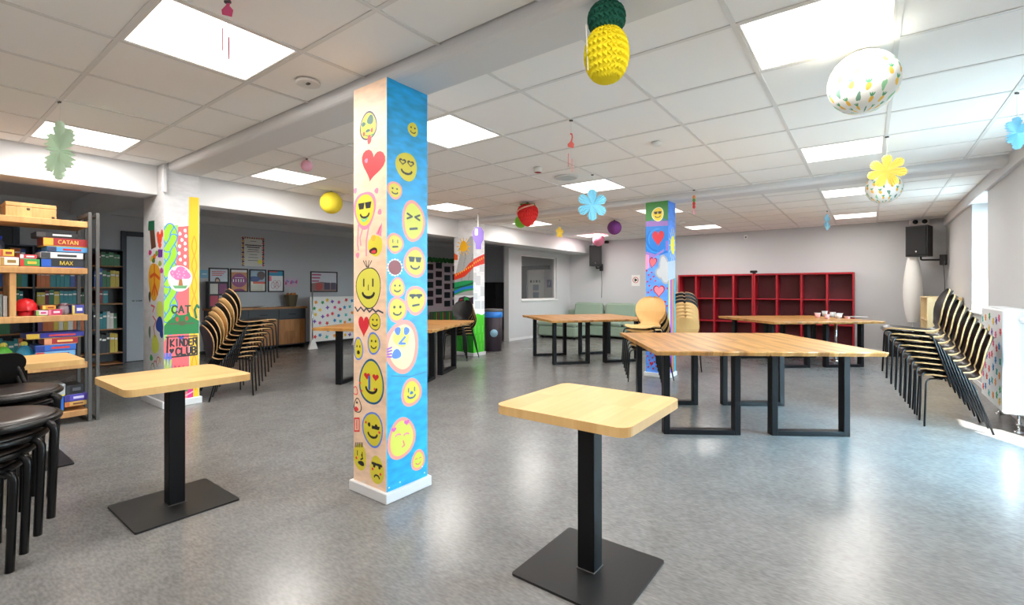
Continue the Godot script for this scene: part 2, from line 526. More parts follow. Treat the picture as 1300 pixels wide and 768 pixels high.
# ------------------------------------------------------------------ room shell
func make_shell() -> void:
	struct("floor", bx(XG - 0.3, XR + 0.4, -0.2, 0, ZB - 0.3, ZN + 0.3), M.linoleum)
	struct("wall_back", bx(-6.85, XR + 0.4, 0, 3.0, ZB - 0.25, ZB), M.wall_white)
	struct("wall_near", bx(XG - 0.3, XR + 0.4, 0, 3.0, ZN, ZN + 0.25), M.wall_white)
	struct("wall_far_left", bx(XG - 0.25, XG, 0, 3.0, ZB - 0.25, ZN), M.wall_grey)
	struct("wall_end", bx(XG, -6.85, 0, 3.0, ZB - 0.25, ZB), M.wall_grey)
	# window wall on the right, bulkhead above it
	var st := new_st()
	var holes := [[-8.84, -7.77], [-5.55, -3.9]]
	var z := ZB
	for h in holes:
		add_bx(st, XR, XR + 0.3, 0, 2.36, z, h[0])
		if h[0] != -5.55:
			add_bx(st, XR, XR + 0.3, 0, 0.9, h[0], h[1])
		z = h[1]
	add_bx(st, XR, XR + 0.3, 0, 2.36, z, ZN)
	struct("wall_right", st, M.wall_white)
	struct("trim_3", bx(1.06, XR + 0.3, 2.36, 3.0, ZB, ZN, 0.004), M.white_paint)
	# outside: flat roof with eaves, and a pier beside the middle window
	struct("roof_slab", bx(XG - 0.3, 1.99, 3.0, 3.2, ZB - 0.3, ZN + 0.3), M.wall_white)
	struct("wall_outside", bx(XR + 0.3, 1.94, 0, 3.0, -3.86, ZN), M.wall_white)
	struct("ground_outside", bx(XR + 0.4, 14.0, -0.3, -0.2, -22.0, 12.0), M.asphalt)
	# beam over the left opening, in two runs, and the side area's own ceiling
	struct("beam_left", bx(-6.3, -5.93, 2.2, 2.75, -1.72, ZN, 0.004), M.white_paint)
	st = bx(-6.4, -6.1, 2.175, 2.75, -6.42, -2.03, 0.004)
	add_bx(st, -6.4, -6.02, 2.17, 2.75, ZB, -6.73, 0.004)
	struct("beam_left", st, M.white_paint)
	struct("ceiling_side", bx(XG, -6.1, 2.56, 2.75, ZB, ZN), M.annex_ceiling)
	struct("trim_1", bx(XG, XG + 0.06, 2.43, 2.56, ZB, ZN), M.wall_white)
	struct("beam_side", bx(XG, -6.3, 2.36, 2.56, -2.05, -1.74), M.annex_ceiling)
	# wall with the inner window
	st = new_st()
	add_bx(st, -6.84, -6.7, 0, 0.95, ZB, -8.75)
	add_bx(st, -6.84, -6.7, 2.05, 2.56, ZB, -8.75)
	add_bx(st, -6.84, -6.7, 0.95, 2.05, ZB, -10.87)
	add_bx(st, -6.84, -6.7, 0.95, 2.05, -9.26, -8.75)
	add_bx(st, -6.7, -6.4, 2.17, 2.56, ZB, -8.75)
	struct("wall_left", st, M.wall_white)
	# skirting
	struct("baseboard_back", bx(-6.7, XR, 0, 0.06, ZB, ZB + 0.015, 0.003), M.white_paint)
	struct("baseboard_left", bx(-6.7, -6.685, 0, 0.06, ZB, -8.75, 0.003), M.white_paint)
	struct("baseboard_right", bx(XR - 0.015, XR, 0, 0.06, ZB, ZN, 0.003), M.white_paint)
	struct("baseboard_far_left", bx(XG, XG + 0.015, 0, 0.06, ZB, ZN, 0.003), M.charcoal)
	# cross beams carried by the columns, front lower edge rounded
	for b in [[-1.757, -2.035], [-6.455, -6.74]]:
		var prof := PackedVector2Array([Vector2(b[1], 2.75), Vector2(b[1], 2.425)])
		for i in 6:
			var a := -PI / 2 + PI / 2 * i / 5
			prof.append(Vector2(b[0] - 0.045 + 0.045 * cos(a), 2.425 + 0.045 + 0.045 * sin(a)))
		prof.append(Vector2(b[0], 2.75))
		var t := Transform3D(Basis(Vector3(0, 0, 1), Vector3(0, 1, 0), Vector3(-1, 0, 0)), Vector3((1.06 - 6.1) / 2, 0, 0))
		struct("beam_cross", prism(new_st(), prof, 7.16, t), M.white_paint)
	struct("trim_2", bx(-5.745, -5.705, 2.2, 2.44, -1.735, -1.70, 0.006), M.white_paint)

func make_windows() -> void:
	var n := 1
	for h in [[-8.84, -7.77, 0.9], [-5.55, -3.9, 0.0]]:
		var w := setting("window_%d" % n)
		n += 1
		var lo: float = h[2]
		var st := new_st()
		add_bx(st, 1.3, 1.37, lo, lo + 0.07, h[0], h[1], 0.006)
		add_bx(st, 1.3, 1.37, 2.29, 2.36, h[0], h[1], 0.006)
		add_bx(st, 1.3, 1.37, lo + 0.07, 2.29, h[0], h[0] + 0.07, 0.006)
		add_bx(st, 1.3, 1.37, lo + 0.07, 2.29, h[1] - 0.07, h[1], 0.006)
		part(w, "window_frame", st, M.plastic_white)
		part(w, "pane", bx(1.33, 1.336, lo + 0.07, 2.29, h[0] + 0.07, h[1] - 0.07), M.glass)
		if lo > 0.0:
			part(w, "window_sill", bx(XR - 0.03, 1.3, lo, lo + 0.025, h[0], h[1], 0.006), M.plastic_white)
	var q := setting("window_3")
	var st2 := new_st()
	add_bx(st2, -6.71, -6.67, 0.92, 0.95, -10.9, -9.23, 0.004)
	add_bx(st2, -6.79, -6.75, 0.95, 0.98, -10.87, -9.26, 0.004)
	add_bx(st2, -6.79, -6.75, 2.02, 2.05, -10.87, -9.26, 0.004)
	add_bx(st2, -6.79, -6.75, 0.98, 2.02, -10.87, -10.84, 0.004)
	add_bx(st2, -6.79, -6.75, 0.98, 2.02, -9.29, -9.26, 0.004)
	part(q, "window_frame", st2, M.plastic_white)
	part(q, "pane", bx(-6.773, -6.767, 0.98, 2.02, -10.84, -9.29), M.glass_inner)

const LAMP_X := [-5.6397, -3.0837, -0.5277]
const LAMP_Z := [-10.584, -8.028, -5.679, -3.123, -1.36, 1.196]
const LAMP_WORDS := [
	["square LED ceiling panel above the green sofa", "square LED ceiling panel in front of the inner window", "square LED ceiling panel before the mountain column", "square LED ceiling panel by the yellow paper lantern", "square LED ceiling panel behind the pale green tissue flower", "square LED ceiling panel near the end wall, on the shelf side"],
	["square LED ceiling panel between heart column and red shelves", "square LED ceiling panel partly hidden by the heart column", "square LED ceiling panel behind the sky blue flower", "square LED ceiling panel on the blue side of the emoji column", "square LED ceiling panel with pink pendant strips before it", "square LED ceiling panel near the end wall, in the middle"],
	["square LED ceiling panel closest to the corner loudspeaker", "square LED ceiling panel just beyond the cross beam with printed lantern", "square LED ceiling panel above the yellow tissue flower", "square LED ceiling panel beside the large pineapple-print lantern", "square LED ceiling panel over the oak pedestal table at the windows", "square LED ceiling panel near the end wall, on the window side"],
]
func make_ceiling() -> void:
	var c := setting("ceiling")
	part(c, "slab", bx(-6.1, 1.06, 2.60, 2.75, ZB, ZN), M.white_paint)
	var xs := [-6.1]
	for k in range(8, -3, -1):
		xs.append(X0 - G * k)
	xs.append(1.06)
	var runs := [[ZB, -11.223, -10.584, -9.945, -9.306, -8.667, -8.028, -7.389, -6.74], [-6.455, -6.318, -5.679, -5.04, -4.401, -3.762, -3.123, -2.484, -2.035], [-1.757, -1.36, -0.721, -0.082, 0.557, 1.196, 1.835, 2.474, ZN]]
	var shared := {}
	for zs in runs:
		var z0: float = zs[0]
		var z1: float = zs[-1]
		for i in range(xs.size()):
			if i > 0 and i < xs.size() - 1 or i == xs.size() - 1:
				part(c, "grid_bar", bx(xs[i] - 0.012, xs[i] + 0.012, H, H + 0.03, z0, z1), M.grid_metal)
		for k in range(1, zs.size() - 1):
			part(c, "grid_bar", bx(-6.1, 1.06, H + 0.0005, H + 0.0305, zs[k] - 0.012, zs[k] + 0.012), M.grid_metal)
		for i in xs.size() - 1:
			for k in zs.size() - 1:
				var lit := false
				for lx in LAMP_X:
					for lz in LAMP_Z:
						if absf(xs[i] - lx) < 0.02 and absf(zs[k] - lz) < 0.02:
							lit = true
				if lit:
					continue
				var w: float = xs[i + 1] - xs[i] - 0.020
				var d: float = zs[k + 1] - zs[k] - 0.020
				var key := "%.2f_%.2f" % [w, d]
				if not shared.has(key):
					shared[key] = mesh_of(box(new_st(), Vector3.ZERO, Vector3(w, 0.016, d), 0.003), M.tile_white)
				put(c, "tile", shared[key], Vector3((xs[i] + xs[i + 1]) / 2, H + 0.013, (zs[k] + zs[k + 1]) / 2))
	var panel := mesh_of(box(new_st(), Vector3.ZERO, Vector3(G - 0.05, 0.012, G - 0.05), 0.002), M.lamp_panel)
	var rim := new_st()
	for s in [-1.0, 1.0]:
		box(rim, Vector3(s * (G / 2 - 0.018), 0, 0), Vector3(0.014, 0.02, G - 0.024), 0.002)
		box(rim, Vector3(0, 0, s * (G / 2 - 0.018)), Vector3(G - 0.05, 0.02, 0.014), 0.002)
	var rim_mesh := mesh_of(rim, M.plastic_white)
	for lx in LAMP_X:
		for lz in LAMP_Z:
			var at := Vector3(lx + G / 2, H + 0.012, lz + G / 2)
			var t := thing("ceiling_light", LAMP_WORDS[LAMP_X.find(lx)][LAMP_Z.find(lz)], "ceiling light", at, 0.0, "LED ceiling panels")
			put(t, "diffuser", panel)
			put(t, "frame", rim_mesh)
			var a := AreaLight3D.new()
			a.name = "glow"
			a.area_size = Vector2(0.58, 0.58)
			a.light_energy = 1.5
			a.light_color = rgb8(255, 250, 244)
			a.area_range = 30.0
			a.area_attenuation = 2.0
			a.shadow_enabled = true
			t.add_child(a)
			a.position = Vector3(0, -0.02, 0)
			a.rotation.x = -PI / 2

# ------------------------------------------------------------------ columns
# a column from four faces; the two that show carry their own painting, the others plain white
func column(label: String, x0: float, x1: float, z0: float, z1: float, top: float, front: Material, side: Material, plinth := 0.06) -> Node3D:
	var t := thing("column", label, "column", Vector3(x1, 0, z1))
	var y0 := plinth - 0.01
	var o := Vector3(x1, 0, z1)
	var a := Vector3(x0, y0, z1) - o
	var b := Vector3(x1, y0, z1) - o
	var c := Vector3(x1, y0, z0) - o
	var d := Vector3(x0, y0, z0) - o
	var u := Vector3(0, top - y0, 0)
	part(t, "painted_front", sheet(a, b, b + u, a + u), front)
	part(t, "painted_side", sheet(b, c, c + u, b + u), side)
	var st := new_st()
	face(st, c, d, d + u, c + u, Vector3(0, 0, -1))
	face(st, d, a, a + u, d + u, Vector3(-1, 0, 0))
	face(st, a + u, b + u, c + u, d + u, Vector3.UP)
	part(t, "plain_faces", st, M.white_paint)
	part(t, "plinth", bx(x0 - x1 - 0.02, 0.02, 0, plinth, z0 - z1 - 0.02, 0.02, 0.004), M.white_paint)
	return t
var fx := 0.0    # left edge of the face being painted (x for a front, -z for a side)
var fy := 0.0    # its lower edge
var plane := 0.0
var front_face := true
var sc := 1.0    # metres per pixel at the face's middle, along it
var sv := 1.0    # metres per pixel, upwards
func aim(is_front: bool, at: float, left: float, bottom: float, u0: float, u1: float) -> void:
	front_face = is_front
	plane = at
	fx = left
	fy = bottom
	var a := px(u0, 400)
	var b := px(u1, 400)
	sc = (b.x - a.x) / (u1 - u0)
	sv = (px((u0 + u1) / 2, 300).y - px((u0 + u1) / 2, 400).y) / 100.0
func px(u: float, v: float) -> Vector2:
	if front_face:
		var p := on_z(u, v, plane)
		return Vector2(p.x - fx, p.y - fy)
	var q := on_x(u, v, plane)
	return Vector2(-q.z - fx, q.y - fy)
func sz(a: float, b: float) -> Vector2:
	return Vector2(a * sc, b * sv)
func em(u: float, v: float, a: float, b: float, rim: Color, rw: float, eyes: String, mouth: String, skin := YEL, ink := INK, turn := 0.0) -> void:
	emoji(px(u, v), sz(a, b), skin, rim, rw * sv, eyes, mouth, ink, turn)
func brushed(base: Color, w: float, h: float, scale: float, amount := 0.05) -> void:
	canvas(w, h, scale, base)
	var n := noise(0.02, 5, 2)
	for x in im.get_width():
		for y in im.get_height():
			var g := 1.0 + n.get_noise_2d(x * 0.6, y * 1.6) * amount * 2.0
			im.set_pixel(x, y, Color(base.r * g, base.g * g, base.b * g))
func scribble(u0: float, v0: float, u1: float, v1: float, n: int, w: float, col: Color) -> void:
	var p := []
	for i in n + 1:
		var k := float(i) / n
		p.append(px(lerpf(u0, u1, k), (v0 if i % 2 == 0 else v1)))
	stroke(p, w, col)
func line(a: Array, w: float, col: Color) -> void:
	var p := []
	for i in range(0, a.size(), 2):
		p.append(px(a[i], a[i + 1]))
	stroke(p, w, col)
func blob(u: float, v: float, a: float, b: float, col: Color, turn := 0.0, wob := 0.08) -> void:
	dot(px(u, v), sz(a, b), col, turn, wob)
func area(a: Array, col: Color) -> void:
	var p := PackedVector2Array()
	for i in range(0, a.size(), 2):
		p.append(px(a[i], a[i + 1]))
	fill(p, col)

func make_columns() -> void:
	column_of_faces()
	column_with_sun()
	column_with_cat()
	column_with_mountain()

func column_of_faces() -> void:
	var w := 0.315
	var d := 0.31
	var top := 2.428
	# peach front
	brushed(rgb8(250, 214, 184), w, top - 0.05, 620, 0.03)
	aim(true, -1.725, -2.51, 0.05, 448, 489)
	var navy := rgb8(52, 60, 84)
	var pink := rgb8(246, 140, 172)
	var red := rgb8(238, 66, 72)
	em(467.5, 160, 9.5, 16, navy, 2.2, "none", "none")
	for q in [[470, 152, 4, 6], [461.5, 158, 2.5, 3], [467, 166, 3, 2]]:
		blob(q[0], q[1], q[2], q[3], rgb8(34, 96, 84))
	line([461, 171, 468, 173, 474, 170], 0.008, rgb8(60, 140, 60))
	for q in [[462, 170, 1.5, 3], [472, 165, 1.5, 3], [468.8, 177, 2.5, 6]]:
		blob(q[0], q[1], q[2], q[3], red)
	heart(px(472.5, 211), sz(30, 1).x, sz(1, 40).y, red, -0.25)
	blob(465, 204, 2, 3, pink)
	blob(463, 266, 14, 24, pink)
	em(463, 266, 11.5, 20, pink, 0, "shades", "smile")
	line([459, 278, 462, 281, 466, 277], 0.012, rgb8(90, 210, 180))
	for q in [[451, 242], [478, 242], [482, 269], [454, 324]]:
		blob(q[0], q[1], 2.4, 3.6, pink)
	line([455, 286, 454, 310, 455, 317], 0.013, pink)
	line([461, 288, 457, 302, 458, 311], 0.011, pink)
	line([468, 288, 465, 306, 465, 324], 0.013, pink)
	em(476.3, 312, 9, 13, YEL, 0, "none", "none")
	blob(474, 318.5, 5, 4, rgb8(60, 24, 30))
	blob(474.5, 319.5, 3, 2, red)
	blob(474, 302, 3, 4, rgb8(240, 190, 60))
	area([485, 282, 477, 297, 484, 300], pink)
	line([483, 287, 480, 296], 0.006, red)
	em(467.5, 365, 15, 25, INK, 1.2, "lines", "smile", rgb8(226, 220, 86))
	line([467.5, 362, 467.5, 368], 0.006, INK)
	for q in [-4, -1.5, 1.5, 4]:
		line([466.5 + q * 0.3, 339, 466.5 + q * 1.3, 331], 0.006, INK)
	line([451, 390, 454, 395, 458, 390, 462, 395, 465, 391, 469, 396, 473, 392, 477, 396, 480, 394, 486, 397], 0.010, navy)
	heart(px(461.8, 415), sz(14, 1).x, sz(1, 27).y, rgb8(224, 44, 58))
	em(475.8, 408.5, 6.5, 10, INK, 0.9, "dots", "smile")
	em(455, 442.8, 5, 13, rgb8(92, 132, 232), 2.0, "dots", "open")
	em(474.3, 436, 6.5, 12, rgb8(92, 132, 232), 2.2, "dots", "smile")
	em(471.3, 485.3, 14, 26, rgb8(12, 92, 142), 2.6, "hearts", "smile")
	line([468.8, 479, 468.8, 493], 0.02, rgb8(50, 110, 200))
	for q in [[457, 486], [475.5, 494], [459, 496]]:
		blob(q[0], q[1], 1.2, 1.6, red)
	for q in [[451, 496, 3, 5, red], [454, 515, 4.5, 9, INK]]:
		blob(q[0], q[1], q[2] + 0.6, q[3] + 0.6, q[4])
		blob(q[0], q[1], q[2] - 0.4, q[3] - 0.6, rgb8(250, 214, 184))
	blob(452.5, 519, 2.5, 3, red)
	blob(453, 511, 1.2, 1.5, INK)
	line([450, 531, 456, 531, 456, 547, 450, 547, 450, 531], 0.010, red)
	line([453, 534, 453, 544], 0.010, red)
	em(473, 545, 11.5, 20, rgb8(92, 132, 232), 2.4, "dots", "smile")
	area([472, 540, 482, 542, 481, 546, 472, 544], INK)
	for q in [[464.5, 536], [481.5, 549]]:
		blob(q[0], q[1], 1.2, 1.6, red)
	em(456.8, 580, 8.5, 17, YEL, 0, "lines", "none")
	for q in 6:
		line([451.5 + q * 1.7, 562, 451 + q * 1.8, 567], 0.007, INK)
	blob(458.5, 588, 4, 3, INK)
	line([459, 577, 460.5, 582, 458, 583], 0.009, INK)
	em(478.3, 597, 8.5, 17.5, YEL, 0, "brows", "frown")
	for q in [[452.5, 581], [473, 595], [483, 602]]:
		blob(q[0], q[1], 1.2, 1.8, red)
	for q in [[462, 611.5], [469, 617], [481, 617.5]]:
		blob(q[0], q[1], 1.5, 1.2, rgb8(225, 222, 216))
	var front := painted("paint_faces_peach", 0.45)
	# blue side
	brushed(rgb8(34, 172, 236), d, top - 0.05, 620, 0.06)
	aim(false, -2.195, 1.725, 0.05, 490, 541)
	em(524.3, 164.5, 6.5, 9, YEL, 0, "dots", "smile")
	em(516.3, 211.5, 13.5, 18, YEL, 0, "outlines", "smile", rgb8(222, 206, 48))
	em(501.3, 241.5, 7, 8.5, RIM, 2.6, "dots", "smile")
	em(525, 280.8, 12, 22.5, RIM, 4.2, "cross", "flat", rgb8(218, 220, 72))
	em(501.8, 308.8, 8, 10, RIM, 2.8, "lines", "flat")
	for k in 16:
		blob(501.5 + 8.6 * cos(TAU * k / 16), 339.5 + 10 * sin(TAU * k / 16), 1.4, 1.5, rgb8(240, 240, 240))
	blob(501.5, 339.5, 7.8, 9, rgb8(140, 30, 40), 0, 0.0)
	em(527, 333.3, 11.5, 16, RIM, 4.0, "shades", "smile")
	em(504.5, 365, 7.5, 10, RIM, 2.6, "dots", "smile")
	em(528, 381, 11, 15, RIM, 4.2, "brows", "flat")
	em(504.5, 393, 9.5, 13, RIM, 3.0, "dots", "smile")
	em(511, 440, 16.5, 28, RIM, 6.0, "none", "none", rgb8(244, 240, 178))
	blob(510, 428, 10, 12, rgb8(240, 236, 110), 0.3)
	var blu := rgb8(84, 132, 232)
	blob(505, 420, 3.6, 5, blu)
	blob(516, 420, 3.6, 5, blu)
	line([514, 428, 507, 436, 514, 436], 0.014, blu)
	blob(503.5, 449.5, 5.5, 6, blu)
	for q in 4:
		line([490.5, 444 + q * 3, 497, 441 + q * 4], 0.01, rgb8(160, 100, 200))
	em(522.5, 498, 10, 14, RIM, 4.2, "lines", "smile", YEL, rgb8(20, 60, 130))
	blob(522.5, 498.5, 2, 2, rgb8(20, 100, 180))
	em(510, 556.5, 14, 21.5, RIM, 4.4, "closed", "none", rgb8(222, 222, 92), pink, -0.15)
	heart(px(500, 546), sz(6, 1).x, sz(1, 6).y, rgb8(226, 100, 190))
	heart(px(516.5, 536.5), sz(7, 1).x, sz(1, 7).y, rgb8(226, 100, 190))
	line([512, 560, 513.5, 565, 511, 567], 0.010, rgb8(238, 130, 130))
	em(531, 584, 6.5, 10, RIM, 3.6, "closed", "smile", rgb8(218, 220, 72), rgb8(230, 110, 130))
	line([497, 477, 520, 478, 541, 472], 0.004, rgb8(60, 110, 150))
	# bare plaster along the foot
	for q in 14:
		blob(496 + q * 3.2, 629 - q * 1.5, 4.5, 2.6 + 1.2 * sin(q * 1.9), rgb8(222, 224, 226))
	for q in [[494, 619], [508, 612], [536, 592], [539, 600]]:
		blob(q[0], q[1], 0.9, 1.1, rgb8(222, 224, 226))
	var side := painted("paint_faces_blue", 0.4)
	column("square column painted peach and sky blue, covered in yellow emoji faces", -2.51, -2.195, -2.035, -1.725, top, front, side)

func column_with_sun() -> void:
	var top := 2.426
	brushed(rgb8(96, 156, 246), 0.315, top - 0.05, 420, 0.05)
	aim(true, -6.44, -2.51, 0.05, 820, 848)
	area([815, 250, 855, 250, 855, 281, 815, 281], rgb8(44, 132, 42))
	area([815, 286, 855, 286, 855, 320, 815, 326], rgb8(22, 124, 214))
	for q in 7:
		arc(px(835, 303), sz(9 + q * 2.4, 10 + q * 2.6), 0.4 + q, 2.6 + q, 0.012, rgb8(14, 100, 190) if q % 2 == 0 else rgb8(40, 150, 230))
	area([815, 281, 855, 280, 855, 286, 815, 288], rgb8(150, 110, 190))
	area([817, 318, 832, 323, 843, 316, 842, 320, 830, 327, 817, 325], rgb8(150, 120, 200))
	area([845, 306, 849, 305, 849, 319, 845, 318], rgb8(140, 112, 200))
	em(835, 272, 6.6, 8, rgb8(240, 238, 200), 1.0, "shades", "smile", rgb8(244, 214, 32))
	heart(px(835.5, 303), sz(15, 1).x, sz(1, 20).y, rgb8(206, 38, 54))
	area([817, 322, 824, 324, 824, 340, 817, 344], rgb8(246, 150, 196))
	heart(px(828.5, 334), sz(10, 1).x, sz(1, 15).y, rgb8(160, 20, 40), -0.2)
	heart(px(828.5, 334), sz(8, 1).x, sz(1, 12).y, rgb8(250, 104, 116), -0.2)
	for q in [[842, 333, 5, 8], [845, 342, 9, 11], [845, 352, 6, 7], [838, 346, 5, 7]]:
		blob(q[0], q[1], q[2] + 1, q[3] + 1, rgb8(168, 172, 180))
	for q in [[842, 333, 4, 7], [845, 342, 8, 10], [845, 352, 5, 6], [838, 346, 4, 6]]:
		blob(q[0], q[1], q[2], q[3], rgb8(198, 202, 206))
	for q in 120:
		var u := 821.0 + 27.0 * fmod(q * 0.618, 1.0)
		var v := 344.0 + q * 1.06
		if v < 362 and u > 833 or v > 358 and v < 383 and u > 827 and u < 847:
			continue
		heart(px(u, v), sz(2.6, 1).x, sz(1, 3.2).y, rgb8(190, 50, 90))
	heart(px(836.5, 370), sz(15, 1).x, sz(1, 16).y, rgb8(176, 24, 44))
	heart(px(836.5, 370), sz(12, 1).x, sz(1, 13).y, rgb8(252, 140, 160))
	heart(px(842, 452), sz(16, 1).x, sz(1, 20).y, rgb8(246, 130, 160))
	for q in [[824, 440], [827, 462], [833, 452], [836, 466]]:
		heart(px(q[0], q[1]), sz(5, 1).x, sz(1, 6).y, rgb8(190, 30, 60))
	var front := painted("paint_hearts_front", 0.45)
	brushed(rgb8(76, 146, 248), 0.3, top - 0.05, 420, 0.05)
	aim(false, -2.195, 6.44, 0.05, 849, 858)
	for q in 16:
		var a := TAU * q / 16
		line([854 + 2.6 * cos(a), 311 + 14 * sin(a), 854 + 4.4 * cos(a), 311 + 22 * sin(a)], 0.012, rgb8(226, 224, 130))
	blob(854, 311, 2.5, 12, rgb8(232, 222, 54))
	area([848, 332, 860, 330, 860, 354, 848, 356], rgb8(178, 196, 214))
	var cols := [rgb8(214, 206, 70), rgb8(116, 70, 210), rgb8(240, 110, 50), rgb8(24, 148, 160), rgb8(70, 180, 220)]
	for q in 5:
		var l := 849.0 + q * 1.9
		area([l, 356 - q * 0.7, l + 1.9, 355 - q * 0.7, l + 1.9, 480, l, 480], cols[q])
	var side := painted("paint_sun_side", 0.45)
	column("slim column painted with red hearts, a yellow sun and rainbow stripes", -2.51, -2.195, -6.74, -6.44, top, front, side)

func column_with_cat() -> void:
	var top := 2.497
	brushed(rgb8(212, 212, 213), 0.63, top - 0.05, 400, 0.02)
	aim(true, -1.72, -6.37, 0.05, 188, 207)
	area([188.5, 281, 196, 280, 196, 293, 188, 293], rgb8(20, 96, 62))
	area([190, 293, 196, 292, 198, 314, 192, 317], rgb8(98, 62, 44))
	for q in [[202.5, 304, 3, 7], [200.5, 299, 1.6, 5], [205.5, 297, 1.6, 5], [203, 312, 2, 3]]:
		blob(q[0], q[1], q[2], q[3], rgb8(226, 74, 40))
	line([203, 298, 204, 289], 0.008, rgb8(230, 150, 190))
	area([200.5, 317, 206.5, 317, 206, 327, 200.5, 327], rgb8(90, 42, 150))
	line([203, 316, 203, 328], 0.012, rgb8(210, 50, 60))
	for q in [[193, 329, rgb8(220, 200, 60)], [196, 326, rgb8(230, 110, 40)], [190.5, 321, rgb8(200, 40, 120)], [199, 322, rgb8(120, 160, 60)], [203, 335, rgb8(150, 170, 50)], [205, 344, rgb8(190, 60, 140)], [195, 331, rgb8(90, 120, 60)]]:
		blob(q[0], q[1], 2, 3.5, q[2])
	blob(195.8, 357, 7.6, 24, rgb8(222, 164, 40))
	line([196, 337, 196, 375], 0.03, rgb8(206, 84, 30))
	line([191, 352, 196, 348, 202, 354], 0.035, rgb8(206, 84, 30))
	line([193, 374, 196, 360, 200, 374], 0.03, rgb8(206, 84, 30))
	for q in [[203, 396, 4, 14, rgb8(206, 220, 92)], [197, 438, 4.5, 12, rgb8(206, 218, 84)], [202.5, 413, 4.5, 10, rgb8(30, 60, 140)], [205, 424, 2, 6, rgb8(30, 60, 140)], [190, 377, 1.5, 7, rgb8(70, 60, 40)], [190, 422, 1.4, 8, rgb8(90, 120, 100)], [192, 455, 2, 4, rgb8(50, 150, 80)]]:
		blob(q[0], q[1], q[2], q[3], q[4])
	line([194, 402, 198, 408, 195, 416, 197, 428], 0.018, rgb8(190, 60, 80))
	line([192, 388, 196, 390, 194, 396], 0.02, rgb8(200, 60, 70))
	for q in [[194, 470], [197, 467], [201, 462], [204, 464]]:
		arc(px(q[0], q[1]), sz(2.4, 8), 0.2, PI, 0.012, [rgb8(230, 190, 60), rgb8(200, 60, 60), rgb8(60, 140, 90), rgb8(80, 90, 200)][int(q[0]) % 4])
	var front := painted("paint_cat_front", 0.5)
	brushed(rgb8(214, 214, 216), 0.32, top - 0.05, 620, 0.02)
	aim(false, -5.74, 1.72, 0.05, 208, 251)
	area([206, 288, 232, 288, 240, 287, 240, 520, 206, 520], rgb8(246, 108, 112))
	area([206, 287, 226, 286, 224, 330, 220, 372, 220, 410, 206, 440], rgb8(150, 214, 110))
	area([240, 250, 252.5, 251, 252.5, 520, 241, 520, 240, 330, 239, 300], rgb8(244, 200, 34))
	# braid: two strands of leaf green with a blue outline
	var strand := func(ph: float, i0: int, i1: int) -> void:
		for k in 2:
			var p := []
			for i in range(i0, i1):
				p.append(px(216.0 + 4.8 * sin(i * 0.21 + ph), 288.0 + i * 1.5))
			stroke(p, 0.074 if k == 0 else 0.054, rgb8(66, 132, 220) if k == 0 else rgb8(154, 214, 32))
	strand.call(0.0, 0, 90)
	strand.call(PI, 0, 90)
	for k in range(1, 6, 2):
		strand.call(0.0, int(PI * k / 0.21) - 5, int(PI * k / 0.21) + 6)
	for s in [0.0, PI]:
		var p := []
		for i in 50:
			p.append(px(246.5 + 3.0 * sin(i * 0.5 + s), 300.0 + i * 4.0))
		stroke(p, 0.010, rgb8(236, 160, 30))
	for q in [[228.5, 297], [235, 293], [231, 305], [235, 309.5], [228, 313], [235.5, 317], [227.5, 322], [235, 326], [229, 330], [235, 335], [226, 340], [236, 300]]:
		blob(q[0], q[1], 1.9, 2.4, rgb8(238, 238, 238))
	blob(228.5, 354, 15.5, 16.5, rgb8(238, 238, 236), 0, 0.02)
	for q in [[222, 348, 6, 5], [230, 345, 8, 6], [236, 350, 6, 5], [227, 352, 7, 4]]:
		blob(q[0], q[1], q[2], q[3], rgb8(238, 120, 176))
	for q in 12:
		blob(218 + (q * 7) % 20, 343 + (q * 5) % 11, 1.2, 1.0, rgb8(250, 170, 206))
	area([227.5, 355, 231, 355, 232.5, 365, 226, 365], rgb8(176, 106, 50))
	area([219, 363, 238, 363, 236, 367, 222, 367], rgb8(110, 170, 110))
	letters("CAT", px(218.5, 398) , sz(8.4, 1).x, sz(1, 8.5).y, 0.016, rgb8(30, 70, 40))
	line([249, 404, 247, 394, 250, 388, 252, 391], 0.022, rgb8(20, 110, 60))
	area([206, 418, 214, 408, 222, 402, 223, 397, 227, 401, 236, 400, 240, 396, 242, 402, 252.5, 408, 252.5, 424, 206, 426], rgb8(20, 126, 60))
	for q in [[225, 406], [237, 405]]:
		blob(q[0], q[1], 2, 3, rgb8(190, 60, 30))
	line([216, 412, 246, 411], 0.02, rgb8(84, 96, 60))
	blob(231, 411, 5, 3, rgb8(90, 90, 50))
	letters("KINDER", px(216.5, 441), sz(5.8, 1).x, sz(1, 8.5).y, 0.015, INK, 0.004)
	letters("CLUB", px(223.5, 451.5), sz(6.8, 1).x, sz(1, 8.5).y, 0.017, INK, 0.004)
	heart(px(218, 447), sz(6, 1).x, sz(1, 7).y, INK)
	heart(px(230, 429.5), sz(8, 1).x, sz(1, 6).y, rgb8(70, 80, 200))
	line([211, 429, 250, 427], 0.012, INK)
	line([213, 429, 212, 455, 250, 451, 250, 429], 0.016, INK)
	scribble(208, 450, 218, 478, 5, 0.02, rgb8(90, 120, 220))
	scribble(209, 458, 217, 484, 4, 0.016, rgb8(190, 200, 90))
	scribble(222, 466, 238, 470, 6, 0.018, rgb8(214, 70, 90))
	area([238, 494, 245, 494, 245, 508, 238, 508], rgb8(226, 40, 130))
	area([206, 490, 238, 490, 238, 498, 206, 498], rgb8(60, 150, 80))
	line([236, 503, 245, 498], 0.014, rgb8(250, 180, 200))
	var side := painted("paint_cat_side", 0.5)
	column("wide column with painted braid, pink tree and green cat", -6.37, -5.74, -2.04, -1.72, top, front, side, 0.07)

